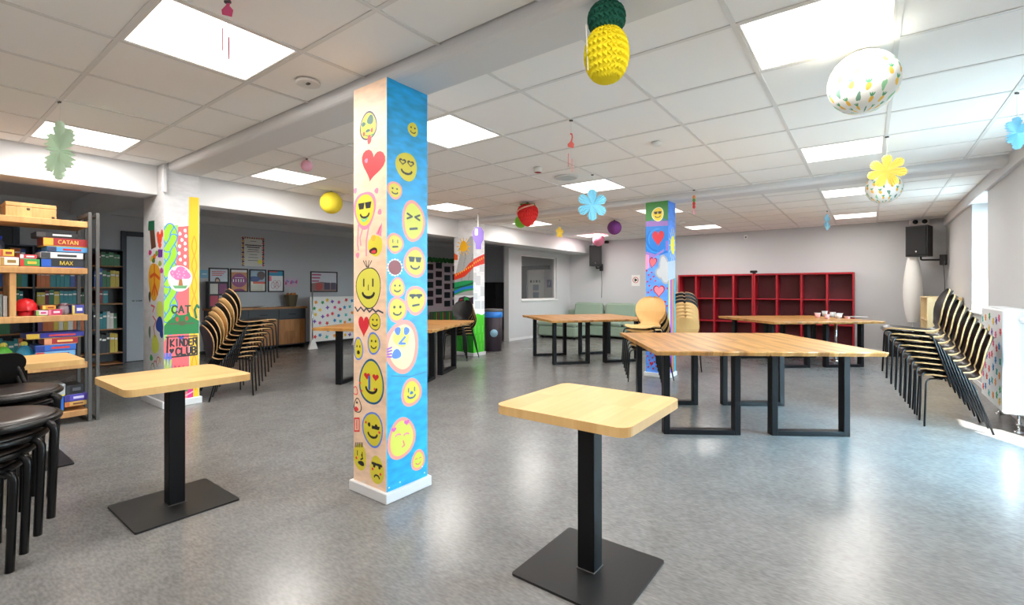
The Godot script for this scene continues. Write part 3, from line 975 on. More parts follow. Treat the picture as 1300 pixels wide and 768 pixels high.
func column_with_mountain() -> void:
	var top := 2.497
	brushed(rgb8(224, 224, 226), 0.48, top - 0.05, 300, 0.03)
	aim(true, -6.42, -6.2, 0.05, 579, 600)
	area([585, 318, 597, 300, 603, 300, 603, 375, 576, 375, 576, 360], rgb8(168, 168, 168))
	for q in 60:
		blob(583 + (q * 13) % 18, 316 + (q * 29) % 52, 0.5, 0.7, rgb8(120, 120, 122))
	blob(588.5, 313, 5, 7, rgb8(240, 178, 30))
	for q in 12:
		var a := TAU * q / 12
		line([588.5 + 6 * cos(a), 313 + 8 * sin(a), 588.5 + 8.5 * cos(a), 313 + 11 * sin(a)], 0.018, rgb8(240, 180, 50))
	area([576, 348, 588, 344, 596, 334, 603, 330, 603, 338, 597, 344, 590, 351, 576, 356], rgb8(220, 60, 36))
	for q in 9:
		blob(579 + q * 2.6, 349 - q * 1.5, 0.9, 1.4, rgb8(244, 180, 60))
	area([576, 359, 590, 356, 603, 356, 603, 368, 590, 370, 576, 375], rgb8(36, 150, 90))
	line([577, 371, 588, 366, 601, 364], 0.05, rgb8(40, 120, 210))
	line([577, 366, 590, 363, 601, 359], 0.03, rgb8(24, 90, 60))
	area([583, 378, 590, 376, 597, 378, 603, 376, 603, 386, 580, 386], rgb8(60, 40, 60))
	blob(586, 384, 3, 4, rgb8(220, 40, 50))
	blob(592, 381, 3, 4, rgb8(40, 150, 70))
	blob(580, 388, 2.5, 3, rgb8(236, 200, 40))
	area([574, 320, 581, 324, 581, 330, 574, 330], rgb8(226, 96, 40))
	area([574, 398, 604, 396, 604, 460, 574, 460], rgb8(46, 156, 40))
	for q in 14:
		line([577 + q * 1.8, 402 + (q * 7) % 40, 577 + q * 1.8, 410 + (q * 7) % 40], 0.02, rgb8(30, 128, 34))
	var front := painted("paint_mountain_front", 0.5)
	brushed(rgb8(232, 232, 234), 0.31, top - 0.05, 300, 0.03)
	aim(false, -5.72, 6.42, 0.05, 601, 615)
	area([599, 330, 607, 326, 618, 321, 618, 334, 608, 337, 599, 340], rgb8(222, 56, 40))
	for q in 6:
		blob(602 + q * 2.4, 334 - q * 1.4, 0.8, 1.5, rgb8(244, 170, 60))
	for q in [[601, 346, 605, 358], [609, 336, 617, 345], [604, 350, 610, 362], [610, 364, 617, 376], [601, 372, 606, 380], [603, 382, 610, 392], [611, 382, 617, 392]]:
		area([q[0], q[1], q[2], q[1], q[2], q[3], q[0], q[3]], rgb8(206, 207, 210))
	area([599, 402, 606, 398, 612, 400, 618, 396, 618, 460, 599, 460], rgb8(78, 200, 50))
	for q in 10:
		line([602 + q * 1.5, 404 + (q * 11) % 34, 602 + q * 1.5, 412 + (q * 11) % 34], 0.016, rgb8(120, 224, 90))
	var side := painted("paint_mountain_side", 0.5)
	column("column painted with a sun, red lava stream and green meadow", -6.2, -5.72, -6.73, -6.42, top, front, side)

# ------------------------------------------------------------------ tables
func make_tables() -> void:
	# pedestal tables with rounded square tops
	var top := prism(new_st(), round_rect(0.6, 0.59, 0.05, 6), 0.036, Transform3D(flat_y().basis, Vector3(0, 0.712, 0)))
	var top_mesh := mesh_of(top, M.oak)
	var post := mesh_of(bx(-0.04, 0.04, 0.01, 0.694, -0.04, 0.04, 0.004), M.black_steel)
	var plate := mesh_of(prism(new_st(), round_rect(0.49, 0.49, 0.012, 3), 0.01, Transform3D(flat_y().basis, Vector3(0, 0.005, 0))), M.plate_steel)
	var weld := mesh_of(bx(-0.044, 0.044, 0.01, 0.014, -0.044, 0.044, 0.001), M.frame_dark)
	for a in [[-0.975, -1.855, "pedestal table with light oak top standing between column and windows"], [-3.15, -0.995, "pedestal table with light oak top in front of the cat column"], [-4.66, -0.556, "pedestal table with light oak top close to the board game shelf"]]:
		var t := thing("pedestal_table", a[2], "table", Vector3(a[0], 0, a[1]))
		put(t, "tabletop", top_mesh)
		put(t, "post", post)
		put(t, "base_plate", plate)
		put(t, "collar", weld)
	# trestle tables: staved top with wavy bevelled edges, two U frames
	var sides := []
	for k in 2:
		var st := new_st()
		var n := 22
		var lower := []
		var upper := []
		for e in 4:
			for i in n:
				var s := float(i) / n
				var wob := 0.006 * sin(i * 1.3 + e * 2.0 + k * 3.0) + 0.005 * sin(i * 0.6 + e + k)
				var w := 0.44
				var l := 0.8
				var p: Vector2
				match e:
					0: p = Vector2(lerpf(-w, w, s), -l + wob)
					1: p = Vector2(w + wob * 0.3, lerpf(-l, l, s))
					2: p = Vector2(lerpf(w, -w, s), l + wob)
					3: p = Vector2(-w + wob * 0.3, lerpf(l, -l, s))
				upper.append(Vector3(p.x, 0.73, p.y))
				var q := Vector2(signf(p.x) * maxf(absf(p.x) - 0.004, 0), p.y * 0.982)
				lower.append(Vector3(q.x, 0.694, q.y))
		var mid: Array = []
		for p in upper:
			mid.append(Vector3(p.x * 1.0, 0.722, p.z * 1.003))
		for i in upper.size():
			var j := (i + 1) % upper.size()
			var out: Vector3 = Vector3(upper[i].x, 0, upper[i].z * 0.4)
			face(st, upper[i], upper[j], mid[j], mid[i], out)
			face(st, mid[i], mid[j], lower[j], lower[i], out)
			tri(st, Vector3(0, 0.73, 0), upper[i], upper[j], Vector3.UP)
			tri(st, Vector3(0, 0.694, 0), lower[i], lower[j], Vector3.DOWN)
		sides.append(mesh_of(st, M.table_wood))
	var fr := new_st()
	box(fr, Vector3(-0.29, 0.347, 0), Vector3(0.05, 0.694, 0.08), 0.003)
	box(fr, Vector3(0.29, 0.347, 0), Vector3(0.05, 0.694, 0.08), 0.003)
	box(fr, Vector3(0, 0.02, 0), Vector3(0.53, 0.04, 0.08), 0.003)
	box(fr, Vector3(0, 0.684, 0), Vector3(0.53, 0.02, 0.08), 0.003)
	var frame := mesh_of(fr, M.black_steel)
	var spots := [
		[-1.429, -4.578, 0.826, -0.563, "trestle table with staved wood top, nearer the stacked chairs of its pair"],
		[-0.70, -5.077, 0.826, -0.563, "trestle table with staved wood top, nearer the flowered radiator of its pair"],
		[-4.281, -7.048, 0.615, -0.788, "wooden trestle table by the green sofa, nearer the bin of its pair"],
		[-3.734, -7.749, 0.615, -0.788, "wooden trestle table by the green sofa, nearer the heart column of its pair"],
		[-1.338, -8.826, 0.745, -0.667, "wooden trestle table in front of red shelves, without cups"],
		[-0.675, -9.42, 0.745, -0.667, "wooden trestle table in front of red shelves, holding white cups"],
		[-5.065, -3.985, 0.427, 0.904, "wooden trestle table beside the flowered whiteboard, behind the emoji column"],
		[-5.45, -4.80, 0.427, 0.904, "wooden trestle table beside the chair stack at the mountain column"],
	]
	var k := 0
	for s in spots:
		var t := thing("trestle_table", s[4], "table", Vector3(s[0], 0, s[1]), atan2(-s[3], s[2]))
		put(t, "tabletop", sides[k % 2])
		put(t, "leg_frame", frame, Vector3(0, 0, 0.555 - 0.04))
		put(t, "leg_frame", frame, Vector3(0, 0, -0.555 + 0.04))
		k += 1

# ------------------------------------------------------------------ stacking chairs
# local: faces -z, origin on the floor between the legs
const CHAIR := [[-0.225, 0.425, 0.10], [-0.222, 0.435, 0.165], [-0.205, 0.445, 0.19], [-0.16, 0.449, 0.204], [-0.08, 0.445, 0.208], [0.0, 0.437, 0.20], [0.07, 0.432, 0.178], [0.12, 0.433, 0.150], [0.155, 0.443, 0.130], [0.178, 0.465, 0.122], [0.190, 0.495, 0.128], [0.197, 0.535, 0.160], [0.201, 0.58, 0.188], [0.206, 0.63, 0.203], [0.216, 0.68, 0.202], [0.232, 0.725, 0.184], [0.248, 0.76, 0.154], [0.262, 0.785, 0.112], [0.270, 0.798, 0.07], [0.273, 0.802, 0.02]]
func chair_shell(side: float) -> SurfaceTool:   # side +1 upper veneer, -1 lower veneer
	var st := new_st(true)
	var n := 10
	for i in CHAIR.size() - 1:
		for k in n:
			var q := []
			for c in [[i, k], [i + 1, k], [i + 1, k + 1], [i, k + 1]]:
				q.append(shell_point(c[0], -1.0 + 2.0 * c[1] / n, side))
			face(st, q[0], q[1], q[2], q[3], shell_normal(i) * side)
	return st
func shell_normal(i: int) -> Vector3:
	var a: Array = CHAIR[maxi(i - 1, 0)]
	var b: Array = CHAIR[mini(i + 1, CHAIR.size() - 1)]
	return Vector3(0, b[0] - a[0], -(b[1] - a[1])).normalized()
func shell_point(i: int, t: float, side: float) -> Vector3:
	var p: Array = CHAIR[i]
	var nn := shell_normal(i)
	var lift := 0.012 * t * t + (0.022 * t * t if i > 9 else 0.0)
	return Vector3(t * p[2], p[1], p[0]) + nn * (lift + side * 0.0055)
func make_chairs() -> void:
	var edge := new_st()
	for i in CHAIR.size() - 1:
		for t in [-1.0, 1.0]:
			face(edge, shell_point(i, t, 1), shell_point(i + 1, t, 1), shell_point(i + 1, t, -1), shell_point(i, t, -1), Vector3(t, 0, 0))
	for i in [0, CHAIR.size() - 1]:
		for k in 10:
			var a := -1.0 + 0.2 * k
			face(edge, shell_point(i, a, 1), shell_point(i, a + 0.2, 1), shell_point(i, a + 0.2, -1), shell_point(i, a, -1), Vector3(0, 0.5, -1) if i == 0 else Vector3.UP)
	var edge_mesh := mesh_of(edge, M.ply_edge)
	var legs := []
	for s in [-1.0, 1.0]:
		legs.append(mesh_of(tube(new_st(true), curve([Vector3(s * 0.10, 0.418, -0.10), Vector3(s * 0.205, 0.418, -0.20), Vector3(s * 0.225, 0.0, -0.215)], 0.05), 0.0078), M.chair_leg))
		legs.append(mesh_of(tube(new_st(true), curve([Vector3(s * 0.10, 0.412, 0.06), Vector3(s * 0.195, 0.408, 0.105), Vector3(s * 0.228, 0.0, 0.225)], 0.05), 0.0078), M.chair_leg))
	var bar := new_st()
	box(bar, Vector3(0, 0.416, -0.10), Vector3(0.22, 0.016, 0.05), 0.003)
	box(bar, Vector3(0, 0.410, 0.04), Vector3(0.22, 0.016, 0.05), 0.003)
	box(bar, Vector3(0, 0.412, -0.03), Vector3(0.05, 0.012, 0.14), 0.003)
	var bar_mesh := mesh_of(bar, M.black_steel)
	var veneers := {}
	for v in ["black", "wood", "brown", "plum"]:
		veneers[v] = [mesh_of(chair_shell(1), M["chair_" + v]), mesh_of(chair_shell(-1), M["chair_" + v])]
	var proto := {}
	var words := {"black": "black pale-edged shell chair", "wood": "light wood shell chair", "brown": "brown pale-edged shell chair", "plum": "plum pale-edged shell chair"}
	var order := ["second", "third", "fourth", "fifth", "sixth", "seventh", "eighth"]
	var stacks := [
		[0.59, -5.80, PI / 2 + 0.05, ["brown", "black", "brown", "black", "black", "brown", "black", "black", "black"], "of the stack at the radiator", "chair stack at the radiator"],
		[-5.88, -2.36, -0.12, ["plum", "black", "black", "wood", "wood", "black", "wood", "black", "black"], "of the stack beside the cat column", "chair stack beside the cat column"],
		[-2.31, -6.11, PI, ["black", "wood", "black", "wood", "black", "wood", "wood"], "of the stack before the heart column", "chair stack before the heart column"],
		[-2.26, -7.34, 0.38, ["wood", "wood", "wood", "wood", "wood", "black", "black", "black"], "of the stack behind the heart column", "chair stack behind the heart column"],
		[-5.72, -6.11, PI + 0.25, ["black", "black", "black", "black", "black"], "of the stack at the mountain column", "chair stack at the mountain column"],
	]
	for s in stacks:
		var cols: Array = s[3]
		var turn: float = s[2]
		var fwd := Vector3(-sin(turn), 0, -cos(turn))
		for i in cols.size():
			var where: String = "bottom one " if i == 0 else ("topmost " if i == cols.size() - 1 else order[i - 1] + " from the bottom ")
			var label: String = "%s, %s%s" % [words[cols[i]], where, s[4]]
			var at: Vector3 = Vector3(s[0], 0.05 * i, s[1]) + fwd * 0.033 * i
			var v: String = cols[i]
			var t: Node3D
			if not proto.has(v):
				t = thing("stacking_chair", label, "chair", at, turn, s[5])
				put(t, "seat_shell", veneers[v][0])
				put(t, "shell_underside", veneers[v][1])
				put(t, "shell_edge", edge_mesh)
				for l in legs:
					put(t, "leg", l)
				put(t, "seat_bracket", bar_mesh)
				proto[v] = t
			else:
				t = proto[v].duplicate()
				t.name = numbered("stacking_chair")
				add_child(t)
				t.position = at
				t.rotation.y = turn
				tag(t, label, "chair", s[5])

# ------------------------------------------------------------------ round-seat chairs on the left
func make_stools() -> void:
	var pad := mesh_of(lathe(new_st(true), [Vector2(0.001, 0.432), Vector2(0.22, 0.432), Vector2(0.235, 0.44), Vector2(0.237, 0.452), Vector2(0.225, 0.462), Vector2(0.14, 0.457), Vector2(0.001, 0.455)], 40), M.seat_brown)
	var ring := new_st(true)
	var pts := []
	for i in 41:
		pts.append(Vector3(0.246 * cos(TAU * i / 40), 0.437, 0.246 * sin(TAU * i / 40)))
	tube(ring, pts, 0.014, 10)
	var ring_mesh := mesh_of(ring, M.stool_black)
	var legs := []
	for k in 4:
		var a := PI / 4 + PI / 2 * k
		var d := Vector3(cos(a), 0, sin(a))
		legs.append(mesh_of(tube(new_st(true), curve([d * 0.19 + Vector3(0, 0.43, 0), d * 0.285 + Vector3(0, 0.425, 0), d * 0.268], 0.05, 7), 0.016, 10), M.stool_black))
	var back := new_st()
	prism(back, round_rect(0.26, 0.12, 0.056, 8), 0.018, Transform3D(Basis(Vector3.RIGHT, -0.12), Vector3(0, 0.585, 0.242)))
	var back_mesh := mesh_of(back, M.stool_black)
	var ups := []
	for s in [-1.0, 1.0]:
		ups.append(mesh_of(tube(new_st(true), curve([Vector3(s * 0.13, 0.437, 0.21), Vector3(s * 0.11, 0.5, 0.235), Vector3(s * 0.09, 0.58, 0.248)], 0.04), 0.010, 8), M.stool_black))
	var first: Node3D
	var names := ["bottom one", "second from the bottom", "third from the bottom", "topmost"]
	for s in [[-3.147, -0.137, 0.0, "of the stack nearer the cat column", 4], [-4.05, -0.40, -PI / 2, "of the stack at the board game shelf", 4]]:
		var turn: float = s[2]
		var fwd := Vector3(-sin(turn), 0, -cos(turn))
		for i in 4:
			var label: String = "black round-seat chair, %s %s" % [names[i], s[3]]
			var at: Vector3 = Vector3(s[0], 0.062 * i, s[1]) + fwd * 0.043 * i
			var t: Node3D
			if first == null:
				t = thing("round_seat_chair", label, "chair", at, turn, "stacked round-seat chairs")
				put(t, "seat", pad)
				put(t, "seat_ring", ring_mesh)
				for l in legs:
					put(t, "leg", l)
				put(t, "backrest", back_mesh)
				for u in ups:
					put(t, "back_post", u)
				first = t
			else:
				t = first.duplicate()
				t.name = numbered("round_seat_chair")
				add_child(t)
				t.position = at
				t.rotation.y = turn
				tag(t, label, "chair", "stacked round-seat chairs")

# ------------------------------------------------------------------ back of the room
func text(parent: Node3D, s: String, size: float, m: Material, at: Vector3, rot := Vector3.ZERO) -> void:
	var t := TextMesh.new()
	t.text = s
	t.font = font
	t.font_size = 32
	t.pixel_size = size / 32.0
	t.depth = 0.0012
	t.curve_step = 4.0
	t.material = m
	var o := put(parent, "lettering", t, at, rot)
	o.set_meta("label", "printed lettering")
func make_back_of_room() -> void:
	# red cube shelving, two units side by side
	for u in [[-3.58, -1.99, "red cube shelf unit with twelve compartments, nearer the heart column"], [-1.985, -0.235, "red cube shelf unit with twelve compartments, nearer the paper lamp"]]:
		var x0: float = u[0]
		var x1: float = u[1]
		var t := thing("cube_shelf", u[2], "shelf", Vector3((x0 + x1) / 2, 0, -11.37))
		var w := x1 - x0
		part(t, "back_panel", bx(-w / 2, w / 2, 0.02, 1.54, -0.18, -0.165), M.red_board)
		for s in [-1.0, 1.0]:
			part(t, "side_panel", bx(s * w / 2, s * (w / 2 - 0.03), 0, 1.545, -0.165, 0.17, 0.002), M.red_lacquer)
		for k in range(1, 4):
			var x := -w / 2 + w * k / 4
			part(t, "divider", bx(x - 0.018, x + 0.018, 0.04, 1.51, -0.165, 0.168, 0.002), M.red_lacquer)
		part(t, "top_panel", bx(-w / 2 + 0.03, w / 2 - 0.03, 1.51, 1.545, -0.165, 0.17, 0.002), M.red_lacquer)
		part(t, "bottom_panel", bx(-w / 2 + 0.03, w / 2 - 0.03, 0.005, 0.04, -0.165, 0.17, 0.002), M.red_lacquer)
		for k in 2:
			for c in 4:
				var a := -w / 2 + w * c / 4 + 0.018
				part(t, "shelf_board", bx(a, a + w / 4 - 0.036, 0.505 + k * 0.5 - 0.01, 0.505 + k * 0.5 + 0.01, -0.165, 0.16, 0.001), M.red_lacquer)
	# small gadget on the shelf top
	var g := thing("webcam", "small black camera clamped on top of the red shelves", "camera", Vector3(-1.98, 1.545, -11.25))
	part(g, "base", bx(-0.03, 0.03, 0, 0.02, -0.03, 0.03, 0.003), M.speaker_black)
	part(g, "body", bx(-0.08, 0.06, 0.02, 0.07, -0.03, 0.03, 0.01), M.speaker_black)
	part(g, "lens", lathe(new_st(true), [Vector2(0.02, 0), Vector2(0.02, 0.02), Vector2(0.001, 0.022)], 12), M.grille_black, Vector3(-0.03, 0.045, 0.03), Vector3(PI / 2, 0, 0))
	# sofa, long part along the back wall and a chaise by the side wall
	var s := thing("corner_sofa", "pale green corner sofa with loose back cushions against the back wall", "sofa", Vector3(-5.3, 0, -11.0))
	part(s, "base", bx(-0.62, 1.4, 0.06, 0.3, -0.5, 0.36, 0.03), M.sofa_green)
	part(s, "chaise_base", bx(-1.36, -0.3, 0.06, 0.3, -0.5, 1.1, 0.03), M.sofa_green)
	part(s, "chaise_cushion", bx(-1.39, -0.29, 0.3, 0.44, -0.45, 1.13, 0.05), M.sofa_green)
	for k in 2:
		part(s, "seat_cushion", bx(-0.28 + k * 0.84, 0.55 + k * 0.84, 0.3, 0.44, -0.4, 0.38, 0.05), M.sofa_green)
	part(s, "back_frame", bx(-1.36, 1.4, 0.3, 0.66, -0.52, -0.38, 0.04), M.sofa_green)
	for k in 3:
		part(s, "back_cushion", box(new_st(), Vector3.ZERO, Vector3(0.84, 0.44, 0.17), 0.06), M.sofa_green, Vector3(-0.65 + k * 0.9, 0.64, -0.27), Vector3(-0.18, 0, 0.02 * (k - 1)))
	for p in [Vector3(-1.3, 0, 1.0), Vector3(-0.36, 0, 1.0), Vector3(1.3, 0, 0.28), Vector3(1.3, 0, -0.4)]:
		part(s, "foot", bx(-0.025, 0.025, 0, 0.07, -0.025, 0.025, 0.004), M.black_steel, p)
	# no-entry style notice on the wall
	var n := thing("wall_notice", "white notice with red ring sign on the back wall", "sign", on_z(807, 356, ZB + 0.004))
	part(n, "paper", bx(-0.11, 0.11, -0.14, 0.14, -0.002, 0.002), M.paper_white)
	var ring := new_st(true)
	var pts := []
	for i in 25:
		pts.append(Vector3(0.07 * cos(TAU * i / 24), 0.07 * sin(TAU * i / 24) + 0.01, 0.004))
	part(n, "red_ring", tube(ring, pts, 0.008, 6), paint(rgb8(190, 40, 44)))
	part(n, "pictogram", prism(new_st(), flower2d(0.045, 3, 0.4, 24), 0.004, Transform3D(Basis(), Vector3(0, 0.01, 0.004))), paint(rgb8(40, 36, 36)))
	# wall speakers
	wall_speaker(on_z(757, 325, -11.3), 0.35, "black loudspeaker on the back wall above the green sofa", Vector3(0.12, -0.30, -0.1))
	wall_speaker(on_z(1169, 306.5, -11.15), -0.45, "black loudspeaker in the corner above the white paper lamp", Vector3(0.28, -0.34, -0.1))
	var e := thing("emergency_lamp", "white twin-head emergency lamp above the corner loudspeaker", "lamp", on_z(1167, 281.5, ZB + 0.06))
	part(e, "case", bx(-0.14, 0.14, -0.05, 0.05, -0.05, 0.04, 0.01), M.plastic_white)
	for x in [-0.06, 0.07]:
		part(e, "spot_head", lathe(new_st(true), [Vector2(0.02, 0), Vector2(0.04, 0.05), Vector2(0.001, 0.052)], 14), M.speaker_black, Vector3(x, -0.01, 0.04), Vector3(PI / 2, 0, 0))
	var se := thing("wall_sensor", "small white sensor high on the back wall over red shelves", "sensor", on_z(947, 301, ZB + 0.03))
	part(se, "housing", bx(-0.04, 0.04, -0.05, 0.05, -0.03, 0.02, 0.012), M.plastic_white)
	part(se, "eye", bx(-0.015, 0.015, -0.02, 0.01, 0.02, 0.026, 0.003), M.frame_dark)
	var bu := thing("wall_projector", "small black spotlight on the wall behind the pink lantern", "spotlight", on_z(771, 307.5, ZB + 0.08))
	part(bu, "arm", tube(new_st(true), [Vector3(0, 0, -0.08), Vector3(0, 0, 0.02)], 0.012), M.speaker_black)
	part(bu, "head", bx(-0.05, 0.05, -0.035, 0.035, 0, 0.08, 0.012), M.speaker_black)
	# paper column lamp
	var at := Vector3(0.62, 0, -11.2)
	var l := thing("paper_floor_lamp", "tall white paper floor lamp with bulging shade", "lamp", at)
	part(l, "foot", lathe(new_st(true), [Vector2(0.12, 0), Vector2(0.12, 0.012), Vector2(0.02, 0.02), Vector2(0.011, 0.03)], 24), M.plastic_white)
	part(l, "pole", tube(new_st(true), [Vector3(0, 0.02, 0), Vector3(0, 0.66, 0)], 0.014), M.plastic_white)
	var prof := []
	for i in 49:
		var k := i / 48.0
		prof.append(Vector2(0.055 + 0.085 * pow(sin(PI * (0.06 + 0.88 * pow(k, 0.92))), 0.9) + (0.0015 if i % 2 == 0 else 0.0), lerpf(0.62, 1.785, k)))
	part(l, "shade", lathe(new_st(true), prof, 28), M.paper_white)
	# subwoofer box
	var b := thing("subwoofer", "black speaker box on the floor under the paper lamp", "speaker", Vector3(0.42, 0, -11.12))
	part(b, "cabinet", bx(-0.2, 0.2, 0.02, 0.45, -0.2, 0.16, 0.01), M.speaker_black)
	part(b, "grille", bx(-0.17, 0.17, 0.06, 0.41, 0.16, 0.17, 0.004), M.grille_black)
	for x in [-0.16, 0.16]:
		part(b, "foot", bx(x - 0.02, x + 0.02, 0, 0.02, -0.1, 0.1, 0.003), M.grille_black)
	# beech cabinet against the window wall, open towards the room
	var c := thing("open_cabinet", "pale beech open cabinet against the window wall", "cabinet", Vector3(0.88, 0, -10.07))
	var W := 0.57
	part(c, "side_panel", bx(-0.19, 0.2, 0, 1.08, W - 0.02, W, 0.002), M.beech)
	part(c, "side_panel", bx(-0.19, 0.2, 0, 1.08, -W, -W + 0.02, 0.002), M.beech)
	part(c, "top_panel", bx(-0.195, 0.2, 1.08, 1.098, -W, W, 0.002), M.beech)
	part(c, "back_panel", bx(0.185, 0.2, 0, 1.08, -W + 0.02, W - 0.02), M.beech)
	part(c, "divider", bx(-0.185, 0.185, 0, 1.08, -0.01, 0.01, 0.001), M.beech)
	for y in [0.04, 0.38, 0.72]:
		part(c, "shelf_board", bx(-0.185, 0.185, y, y + 0.018, -W + 0.02, W - 0.02, 0.001), M.beech)
	# cups on the far table
	var cups := [[1038, 403.5, 0.045, 0.085, 0], [1047, 401.2, 0.048, 0.09, 1], [1050, 405, 0.042, 0.08, 0], [1057, 402.2, 0.045, 0.085, 1], [1064.5, 404, 0.062, 0.085, 1], [1076, 404.5, 0.05, 0.04, 0]]
	var what := ["pink cup standing apart on the far trestle table", "white cup behind the two pink cups on trestle table", "small pink cup in front of white cups on trestle table", "white cup next to the widest cup on trestle table", "widest white cup on the far trestle table", "low pink tub beside the widest cup on trestle table"]
	for i in cups.size():
		var q: Array = cups[i]
		var p := on_y(q[0], q[1], 0.7302)
		var t := thing("cup", what[i], "cup", p, 0.0, "cups on the far table")
		var pm: Material = paint(rgb8(240, 176, 172)) if q[4] == 0 else M.plastic_white
		part(t, "body", lathe(new_st(true), [Vector2(0.001, 0), Vector2(q[2] * 0.72, 0), Vector2(q[2] * 0.95, q[3] * 0.95), Vector2(q[2] * 0.85, q[3] * 0.95), Vector2(q[2] * 0.64, 0.006), Vector2(0.001, 0.006)], 20), pm)
		part(t, "rim", lathe(new_st(true), [Vector2(q[2] * 0.93, q[3] * 0.93), Vector2(q[2] * 1.12, q[3] * 0.95), Vector2(q[2] * 1.12, q[3]), Vector2(q[2] * 0.9, q[3])], 20), M.plastic_white)
	var pl := thing("paper_plate", "flat white plate at the end of the cups", "plate", on_y(1090, 403, 0.7302))
	part(pl, "dish", lathe(new_st(true), [Vector2(0.001, 0), Vector2(0.09, 0.0), Vector2(0.13, 0.012), Vector2(0.13, 0.015), Vector2(0.09, 0.004), Vector2(0.001, 0.004)], 24), M.plastic_white)
	part(pl, "rim", lathe(new_st(true), [Vector2(0.125, 0.011), Vector2(0.135, 0.012), Vector2(0.135, 0.016), Vector2(0.125, 0.016)], 24), M.plastic_white)
	var ch := thing("chrome_stand", "thin chrome post with round foot under the far trestle table", "stand", on_y(1061, 458, 0))
	part(ch, "foot", lathe(new_st(true), [Vector2(0.1, 0), Vector2(0.1, 0.008), Vector2(0.02, 0.02)], 20), M.chrome)
	part(ch, "post", tube(new_st(true), [Vector3(0, 0.01, 0), Vector3(0, 0.68, 0)], 0.022, 12), M.chrome)

func wall_speaker(at: Vector3, turn: float, label: String, mount: Vector3) -> void:
	var t := thing("wall_speaker", label, "speaker", at, turn)
	var body := prism(new_st(), PackedVector2Array([Vector2(-0.16, 0.16), Vector2(0.16, 0.16), Vector2(0.11, -0.16), Vector2(-0.11, -0.16)]), 0.54, Transform3D(Basis(Vector3(1, 0, 0), Vector3(0, 0, 1), Vector3(0, 1, 0)), Vector3.ZERO))
	part(t, "cabinet", body, M.speaker_black)
	part(t, "grille", bx(-0.145, 0.145, -0.25, 0.25, 0.16, 0.175, 0.006), M.grille_black)
	part(t, "badge", bx(-0.012, 0.012, -0.2, -0.176, 0.175, 0.178), M.chrome)
	part(t, "bracket", tube(new_st(true), curve([Vector3(0, -0.27, 0), Vector3(0, -0.33, 0), mount], 0.03), 0.016), M.speaker_black)
	part(t, "wall_plate", box(new_st(), mount, Vector3(0.09, 0.18, 0.06), 0.006), M.speaker_black)
	part(t, "cable", tube(new_st(true), [mount + Vector3(0, -0.05, 0), mount + Vector3(0.01, -0.4, -0.03), mount + Vector3(0, -0.8, -0.05)], 0.005, 6), M.speaker_black)

# ------------------------------------------------------------------ window side
const STICKER_COLOURS := [Color8(220, 60, 60), Color8(236, 150, 40), Color8(120, 80, 170), Color8(40, 130, 190), Color8(40, 150, 80), Color8(220, 80, 130), Color8(60, 180, 170), Color8(230, 190, 50)]
func stickers(parent: Node3D, w: float, h: float, nx: int, ny: int, r: float, xf: Transform3D) -> void:
	var shapes := []
	for k in 8:
		shapes.append(mesh_of(prism(new_st(), flower2d(r, [5, 6, 4, 5][k % 4], 0.5, 30), 0.003), paint(STICKER_COLOURS[k])))
	for i in nx:
		for j in ny:
			var p := Vector3(-w / 2 + w * (i + 0.5 + 0.22 * sin(i * 5.0 + j * 3.0)) / nx, -h / 2 + h * (j + 0.5 + 0.2 * sin(i * 2.0 + j * 7.0)) / ny, 0.002)
			var o := put(parent, "flower_sticker", shapes[(i * 3 + j * 5) % 8])
			o.transform = xf * Transform3D(Basis(Vector3(0, 0, 1), i + j * 0.7), p)
func make_right_side() -> void:
	var t := thing("radiator", "white panel radiator with flower stickers on its front", "radiator", Vector3(0.99, 0, -6.2))
	part(t, "body", bx(-0.09, 0.085, 0.16, 1.04, -0.48, 0.48, 0.012), M.radiator_white)
	var grill := new_st()
	for k in 30:
		add_bx(grill, -0.07, 0.065, 1.04, 1.05, -0.46 + k * 0.031, -0.446 + k * 0.031, 0.001)
	part(t, "top_grille", grill, M.radiator_white)
	stickers(t, 0.9, 0.8, 6, 7, 0.035, Transform3D(Basis(Vector3(0, 0, 1), Vector3(0, 1, 0), Vector3(-1, 0, 0)), Vector3(-0.09, 0.6, 0)))
	for z in [-0.36, 0.40]:
		part(t, "foot", lathe(new_st(true), [Vector2(0.035, 0), Vector2(0.035, 0.008), Vector2(0.012, 0.016), Vector2(0.012, 0.06), Vector2(0.018, 0.066), Vector2(0.018, 0.085), Vector2(0.012, 0.09), Vector2(0.012, 0.165)], 16), M.chrome, Vector3(0.02, 0, z))
	part(t, "thermostat", lathe(new_st(true), [Vector2(0.014, 0), Vector2(0.026, 0.01), Vector2(0.026, 0.06), Vector2(0.016, 0.075), Vector2(0.001, 0.076)], 18), M.plastic_white, Vector3(0.03, 0.96, 0.48), Vector3(PI / 2, 0, 0))

